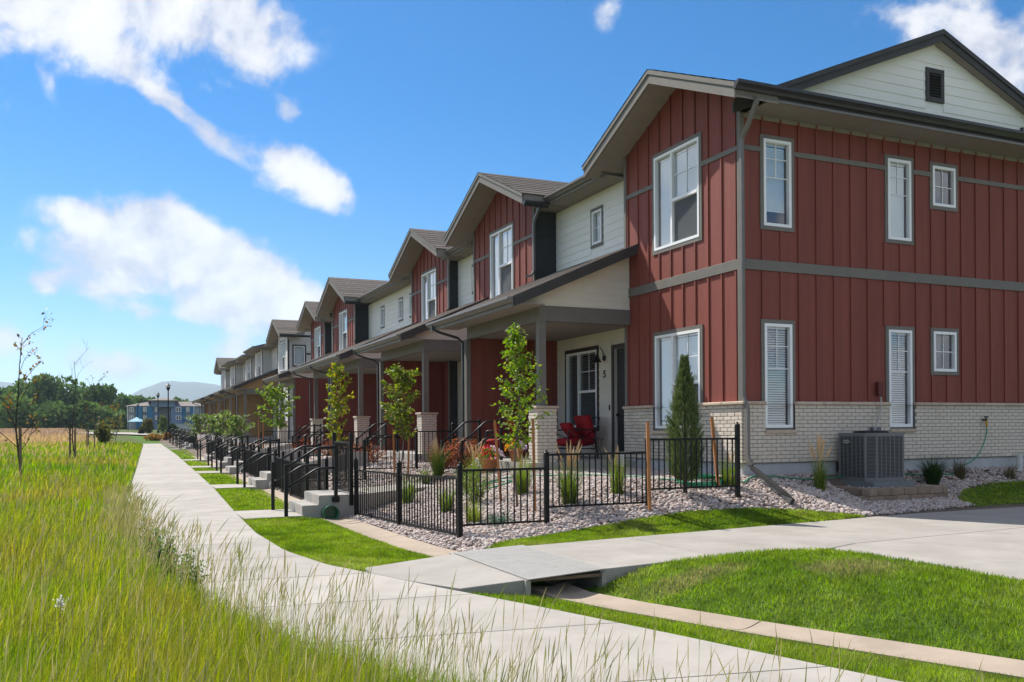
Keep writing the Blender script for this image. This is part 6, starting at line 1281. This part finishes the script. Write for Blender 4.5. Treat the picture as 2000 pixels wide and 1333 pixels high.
# ---------------------------------------------------------------- distance: trees, building, lamps, hills
def far_tree(label, u, v0, vt, D_, wpx, seed, cols, n=2600, group='trees beyond the field'):
    c = px_at(u, v0, D_); x, y = c.x, c.y; z = Tz(x, y); H = px_at(u, vt, D_).z - z; hw = wpx / FPX * D_ / 2; rng = np.random.default_rng(seed); t = thing('broadleaf_tree', label, 'tree', (x, y, z), group)
    mb = MB(); mb.tube([(x, y, z - .3), (x + .1, y, z + H * .3), (x, y, z + H * .75)], [.035 * H, .025 * H, .008 * H], 7)
    blobs = []
    for k in range(22):
        a = rng.uniform(0, 6.283); f = rng.uniform(.10, .90); pr_ = math.sin(math.pi * min(.12 + f * .86, 1)) ** .6; q = hw * pr_ * rng.uniform(.25, .85); b = np.array([x + q * math.cos(a), y + q * math.sin(a), z + H * f]); blobs.append((b, hw * rng.uniform(.28, .46)))
        mb.tube([(x, y, z + H * max(.12, f - .25)), tuple(b)], [.010 * H, .003 * H], 5)
    obj('trunk', mb, 'bark_dark', t)
    P = []; N = []
    for b, r in blobs:
        m_ = n // len(blobs); d = rng.normal(size=(m_, 3)); d /= np.linalg.norm(d, axis=1)[:, None]; P.append(b + d * r * (rng.random(m_) ** .35)[:, None] * [1, 1, .8]); N.append(d)
    P = np.concatenate(P); N = np.concatenate(N); P[:, 2] = np.minimum(np.maximum(P[:, 2], z + .03 * H), z + H * 1.02); n = len(P); s = .0042 * D_ * rng.uniform(.6, 1.4, n); V, F = leaf_quads(P, N + rng.normal(0, .7, (n, 3)), s, s * .8, rng); bigmesh('crown', V, F, 'far_leaf', np.repeat(pal(cols, rng.random(n)), 5, 0), parent=t)
FG = [(.075, .13, .04), (.115, .185, .055), (.16, .23, .07)]; FG2 = [(.10, .17, .045), (.15, .24, .06), (.20, .29, .08)]
FT = [(-70, 742, 215, 110, 0), (5, 762, 230, 100, 0), (60, 742, 205, 100, 1), (95, 735, 200, 90, 0), (135, 740, 212, 95, 0), (165, 752, 222, 70, 1), (198, 751, 200, 62, 0), (30, 775, 190, 90, 1), (120, 790, 188, 90, 0), (180, 790, 190, 70, 1), (222, 778, 225, 40, 0), (247, 768, 230, 46, 1), (276, 776, 235, 46, 0), (300, 780, 245, 40, 0), (352, 782, 250, 46, 0), (385, 786, 255, 44, 1)]
nm_ = ['far left tree at the edge of the frame', 'round dark tree at the left end of the tree belt', 'broad tree left of the tallest one in the belt', 'tallest broad dark tree in the belt beyond the field', 'dark tree just right of the tallest', 'lighter tree between two dark ones in the belt', 'separate dark tree right of a gap in the belt', 'low tree before the belt behind the leftmost sapling', 'low dark tree before the belt behind the second sapling', 'low light tree before the belt behind the third sapling', 'small tree where the belt falls to a gap', 'light green tree left of the blue building', 'dark tree just behind the left roof of the blue building', 'small dark tree behind the blue building tower', 'tree behind the right roof of the blue building', 'tree at the right end of the blue building']
for i, ((u, vt, D_, wpx, c), lab) in enumerate(zip(FT, nm_)): far_tree(lab, u, 838, vt, D_, wpx, 60 + i, FG2 if c else FG, n=2600 if i < 10 else 1500)
hb_ = [(-120, 60, 200), (-60, 60, 195), (0, 60, 196), (60, 60, 198), (120, 60, 199), (170, 60, 200), (215, 40, 205), (245, 40, 210)]
P = []
rng = np.random.default_rng(5)
for (u, w_, D_) in hb_:
    for k in range(700): c = px_at(u + rng.uniform(-w_ / 2, w_ / 2) * 1.2, 838 - rng.random() * 32, D_ + rng.uniform(-3, 6)); P.append((c.x, c.y, max(c.z, Tz(c.x, c.y))))
P = np.array(P); n = len(P); V, F = leaf_quads(P, rng.normal(size=(n, 3)), np.full(n, .95), np.full(n, .75), rng); o = bigmesh('undergrowth', V, F, 'far_leaf', np.repeat(pal(FG, rng.random(n)), 5, 0), kind='stuff'); o['label'] = 'dark undergrowth along the foot of the tree belt'
# blue apartment building
def placed(D_, u):
    c = px_at(u, 840, D_); z = Tz(c.x, c.y); return c.x, c.y, z
bx_, by_, bz_ = placed(180, 320); ang = -YAW - math.atan((320 - 1000) / FPX); Rb = Matrix.Rotation(ang, 4, 'Z'); OB = Vector((bx_, by_, bz_)); PXM = 180 / FPX * 1.0
bb = thing('apartment_building', 'blue two-storey apartment building with grey hipped roofs at the end of the path', 'building', tuple(OB))
def bput(name, mb, ma, parent=None): mb.v = [tuple(Rb @ Vector(p) + OB) for p in mb.v]; return obj(name, mb, ma, parent or bb)
L = lambda u: (u - 320) * PXM                                   # metres along the front for a photo column
Hh = lambda v: (838 - v) * PXM
we = Hh(792)
for (u0, u1, ma, pj) in ((255, 270, 'grey_panel', 0), (270, 281, 'blue_paint', .6), (281, 290, 'grey_panel', 0), (290, 300, 'blue_paint', .6), (300, 312, 'slate_blue', .3), (312, 333, 'grey_panel', -1.2), (333, 353, 'slate_blue', .6), (353, 360, 'blue_paint', .3), (360, 369, 'grey_panel', .0), (369, 377, 'blue_paint', .6), (377, 410, 'grey_panel', .3)):
    bput('wall', MB().box(L(u0), L(u1), -pj, 9, -.5, we), ma)
def hip(name, u0, u1, y0, y1, zb, zr, ov=.5):
    x0, x1 = L(u0) - ov, L(u1) + ov; y0 -= ov; y1 += ov; d = (y1 - y0) / 2; rx0, rx1 = x0 + d * .9, x1 - d * .9
    if rx0 > rx1: rx0 = rx1 = (x0 + x1) / 2
    ym = (y0 + y1) / 2; mb = MB(); mb.add([(x0, y0, zb), (x1, y0, zb), (x1, y1, zb), (x0, y1, zb), (rx0, ym, zr), (rx1, ym, zr), (x0, y0, zb - .25), (x1, y0, zb - .25), (x1, y1, zb - .25), (x0, y1, zb - .25)], [(0, 1, 5, 4), (1, 2, 5), (2, 3, 4, 5), (3, 0, 4), (0, 6, 7, 1), (1, 7, 8, 2), (2, 8, 9, 3), (3, 9, 6, 0), (6, 9, 8, 7)]); return bput(name, mb, 'far_roof')
hip('roof', 255, 410, 0, 9, we, we + 1.0)
tw_ = bput('tower', MB().box(L(297), L(341), -1.0, 6, we - .2, Hh(781)), 'slate_blue'); hip('tower_roof', 297, 341, -1, 6, Hh(781), Hh(775), .6)
for (u0, u1) in ((259, 266), (283, 289), (304, 310), (342, 352), (361, 367)):
    for (v0, v1) in ((803, 795), (819, 811)):
        w_ = bput('window', MB().box(L(u0), L(u1), -.72, -.60, Hh(v0), Hh(v1)), 'vinyl_white'); g = MB()
        for k in range(2): a = L(u0) + .12 + k * (L(u1) - L(u0) - .1) / 2; g.box(a, a + (L(u1) - L(u0)) / 2 - .2, -.75, -.721, Hh(v0) + .1, Hh(v1) - .1)
        bput('pane', g, 'door_dark', w_)
for (u0) in (254.6, 375): bput('downspout', MB().box(L(u0), L(u0 + 1), -.8, -.7, -.3, we), 'vinyl_white')
lw = thing('garden_wall', 'pale stone retaining wall before the blue building', 'wall', placed(150, 365)); cw = placed(150, 365)
c0 = Vector(cw); wm = MB().box(-2.6, 3.5, -.3, .3, -.2, 1.1); wm.v = [tuple(Rb @ Vector(p) + c0) for p in wm.v]; obj('wall_body', wm, 'foundation', lw); wm = MB().box(-2.7, 3.6, -.36, .36, 1.1, 1.2); wm.v = [tuple(Rb @ Vector(p) + c0) for p in wm.v]; obj('coping', wm, 'concrete', lw)
cx_, cy_, cz_ = placed(150, 267); cn = thing('shade_canopy', 'pale blue pyramid shade canopy on posts beside the path end', 'canopy', (cx_, cy_, cz_)); k_ = 150 / FPX; hw = 16.5 * k_; zt_, ze_ = px_at(267, 815, 150).z, px_at(267, 824, 150).z
obj('cloth', MB().add([(cx_ - hw, cy_ - hw, ze_), (cx_ + hw, cy_ - hw, ze_), (cx_ + hw, cy_ + hw, ze_), (cx_ - hw, cy_ + hw, ze_), (cx_, cy_, zt_)], [(0, 1, 4), (1, 2, 4), (2, 3, 4), (3, 0, 4)]), 'canopy_cloth', cn)
for sx_, sy_ in ((-1, -1), (1, -1), (1, 1), (-1, 1)): obj('post', MB().tube([(cx_ + sx_ * hw * .95, cy_ + sy_ * hw * .95, cz_ - .2), (cx_ + sx_ * hw * .95, cy_ + sy_ * hw * .95, ze_)], .06, 6), 'iron', cn)
def lamp(label, u, vt, D_):
    x, y, z = placed(D_, u); H = px_at(u, vt, D_).z - z; t = thing('street_lamp', label, 'street lamp', (x, y, z), 'black post lamps along the far path'); obj('base', MB().lathe([(.16, 0), (.16, .25), (.10, .35), (.08, .6)], (x, y, z), 12), 'iron', t); obj('post', MB().tube([(x, y, z), (x, y, z + H * .86)], [.075, .055], 10), 'iron', t)
    zz = z + H * .86; obj('lantern', MB().lathe([(.06, 0), (.09, .06), (.19, .26), (.22, .34), (.20, .36)], (x, y, zz), 12), 'iron', t); obj('lantern_glass', MB().lathe([(.17, .36), (.20, .52)], (x, y, zz), 12), 'lamp_glass', t); obj('lantern_cap', MB().lathe([(.30, .52), (.26, .56), (.10, .66), (.03, .72), (.025, .84), (0, .86)], (x, y, zz), 12), 'iron', t)
lamp('nearest and tallest black post lamp by the far houses', 329, 749, 93); lamp('middle black post lamp before the blue building', 309, 767, 118); lamp('farthest short black post lamp beside the canopy', 269.5, 789, 150)
def far_shrub(label, u, v, D_, wpx, hpx, cols, seed, n=700):
    x, y, z = placed(D_, u); w = wpx / FPX * D_ / 2; h = hpx / FPX * D_; rng = np.random.default_rng(seed); t = thing('shrub', label, 'shrub', (x, y, z), 'shrubs at the end of the path'); obj('stems', MB().tube([(x, y, z - .1), (x, y, z + h * .6)], [.05, .02], 5), 'bark_dark', t); d = rng.normal(size=(n, 3)); d /= np.linalg.norm(d, axis=1)[:, None]; P = np.array([x, y, z + h * .5]) + d * [w, w, h * .52] * (rng.random(n) ** .4)[:, None] * (1 - .25 * (d[:, 2:3] > 0)); P[:, 2] = np.maximum(P[:, 2], z + .02); s = .0030 * D_ * rng.uniform(.6, 1.3, n); V, F = leaf_quads(P, rng.normal(size=(n, 3)) + [0, 0, .6], s, s * .7, rng); bigmesh('foliage', V, F, 'far_leaf', np.repeat(pal(cols, rng.random(n)), 5, 0), parent=t)
far_shrub('tall tan and green shrub by the path bend', 289, 838, 112, 22, 32, [(.09, .10, .03), (.14, .13, .045), (.17, .15, .06)], 1); far_shrub('pale green young tree crown before the lamps', 318, 838, 116, 16, 40, [(.12, .17, .05), (.17, .22, .07)], 2, 400); far_shrub('dark green conifer shrub beside the nearest lamp', 337, 838, 98, 22, 24, [(.03, .06, .02), (.05, .085, .025)], 3); far_shrub('low grey green bush right of the lamps', 352, 838, 96, 18, 14, [(.10, .12, .06), (.14, .16, .08)], 4, 400); far_shrub('small dark bush beside the far path', 276, 842, 106, 8, 14, [(.05, .06, .03), (.08, .09, .04)], 5, 250)
far_shrub('orange flowering ground shrub along the far path', 300, 850, 82, 36, 12, [(.45, .20, .06), (.42, .26, .09), (.20, .20, .06)], 6); far_shrub('orange flowering shrub next to the nearest far landing', 326, 850, 84, 20, 13, [(.45, .22, .07), (.40, .25, .09), (.16, .2, .06)], 7, 400)
# hills
def hills():
    us = np.linspace(-700, 2600, 160); V = []; ridge = np.interp(us, [-700, -300, -100, 0, 60, 120, 180, 225, 250, 280, 310, 335, 365, 400, 430, 480, 600, 900, 1500, 2600], [760, 742, 750, 742, 752, 760, 772, 785, 774, 760, 748, 745, 748, 749, 756, 762, 758, 765, 770, 780]) + 1.2 * np.sin(us * .13) + .8 * np.sin(us * .31)
    D0 = 5200
    for u, v in zip(us, ridge):
        for f, dz in ((0, 0), (.35, .45), (.7, .82), (1.0, 1.0), (1.25, .6), (1.6, 0)): c = px_at(u, CYPX, D0 * (1 + .28 * (f - 1))); V.append((c.x, c.y, -8 + dz * (D0 * (CYPX + 5 - v) / FPX + 8)))
    n = len(us); m_ = 6; F = [(i * m_ + k, (i + 1) * m_ + k, (i + 1) * m_ + k + 1, i * m_ + k + 1) for i in range(n - 1) for k in range(m_ - 1)]
    o = bigmesh('hills', np.array(V), np.array(F), 'ground_mat', np.tile(np.array([.11, .12, .075]), (len(V), 1)), kind='structure', smooth=True); return o
hills()
# ---------------------------------------------------------------- air: even, thin haze over the whole plain
hm = bpy.data.materials.new('haze_air'); hm.use_nodes = True; t_ = NT(hm.node_tree); t_.n.clear(); o_ = t_.node('ShaderNodeOutputMaterial'); pv = t_.node('ShaderNodeVolumePrincipled'); pv.inputs['Color'].default_value = (.62, .80, 1, 1); pv.inputs['Density'].default_value = HAZE; pv.inputs['Anisotropy'].default_value = .3; t_.l.new(pv.outputs[0], o_.inputs['Volume'])
M['haze_air'] = hm
hz_ = obj('haze', MB().box(-9000, 9000, -700, 9000, -12, 420), 'haze_air', kind='stuff'); hz_['label'] = 'thin pale haze in the distance'
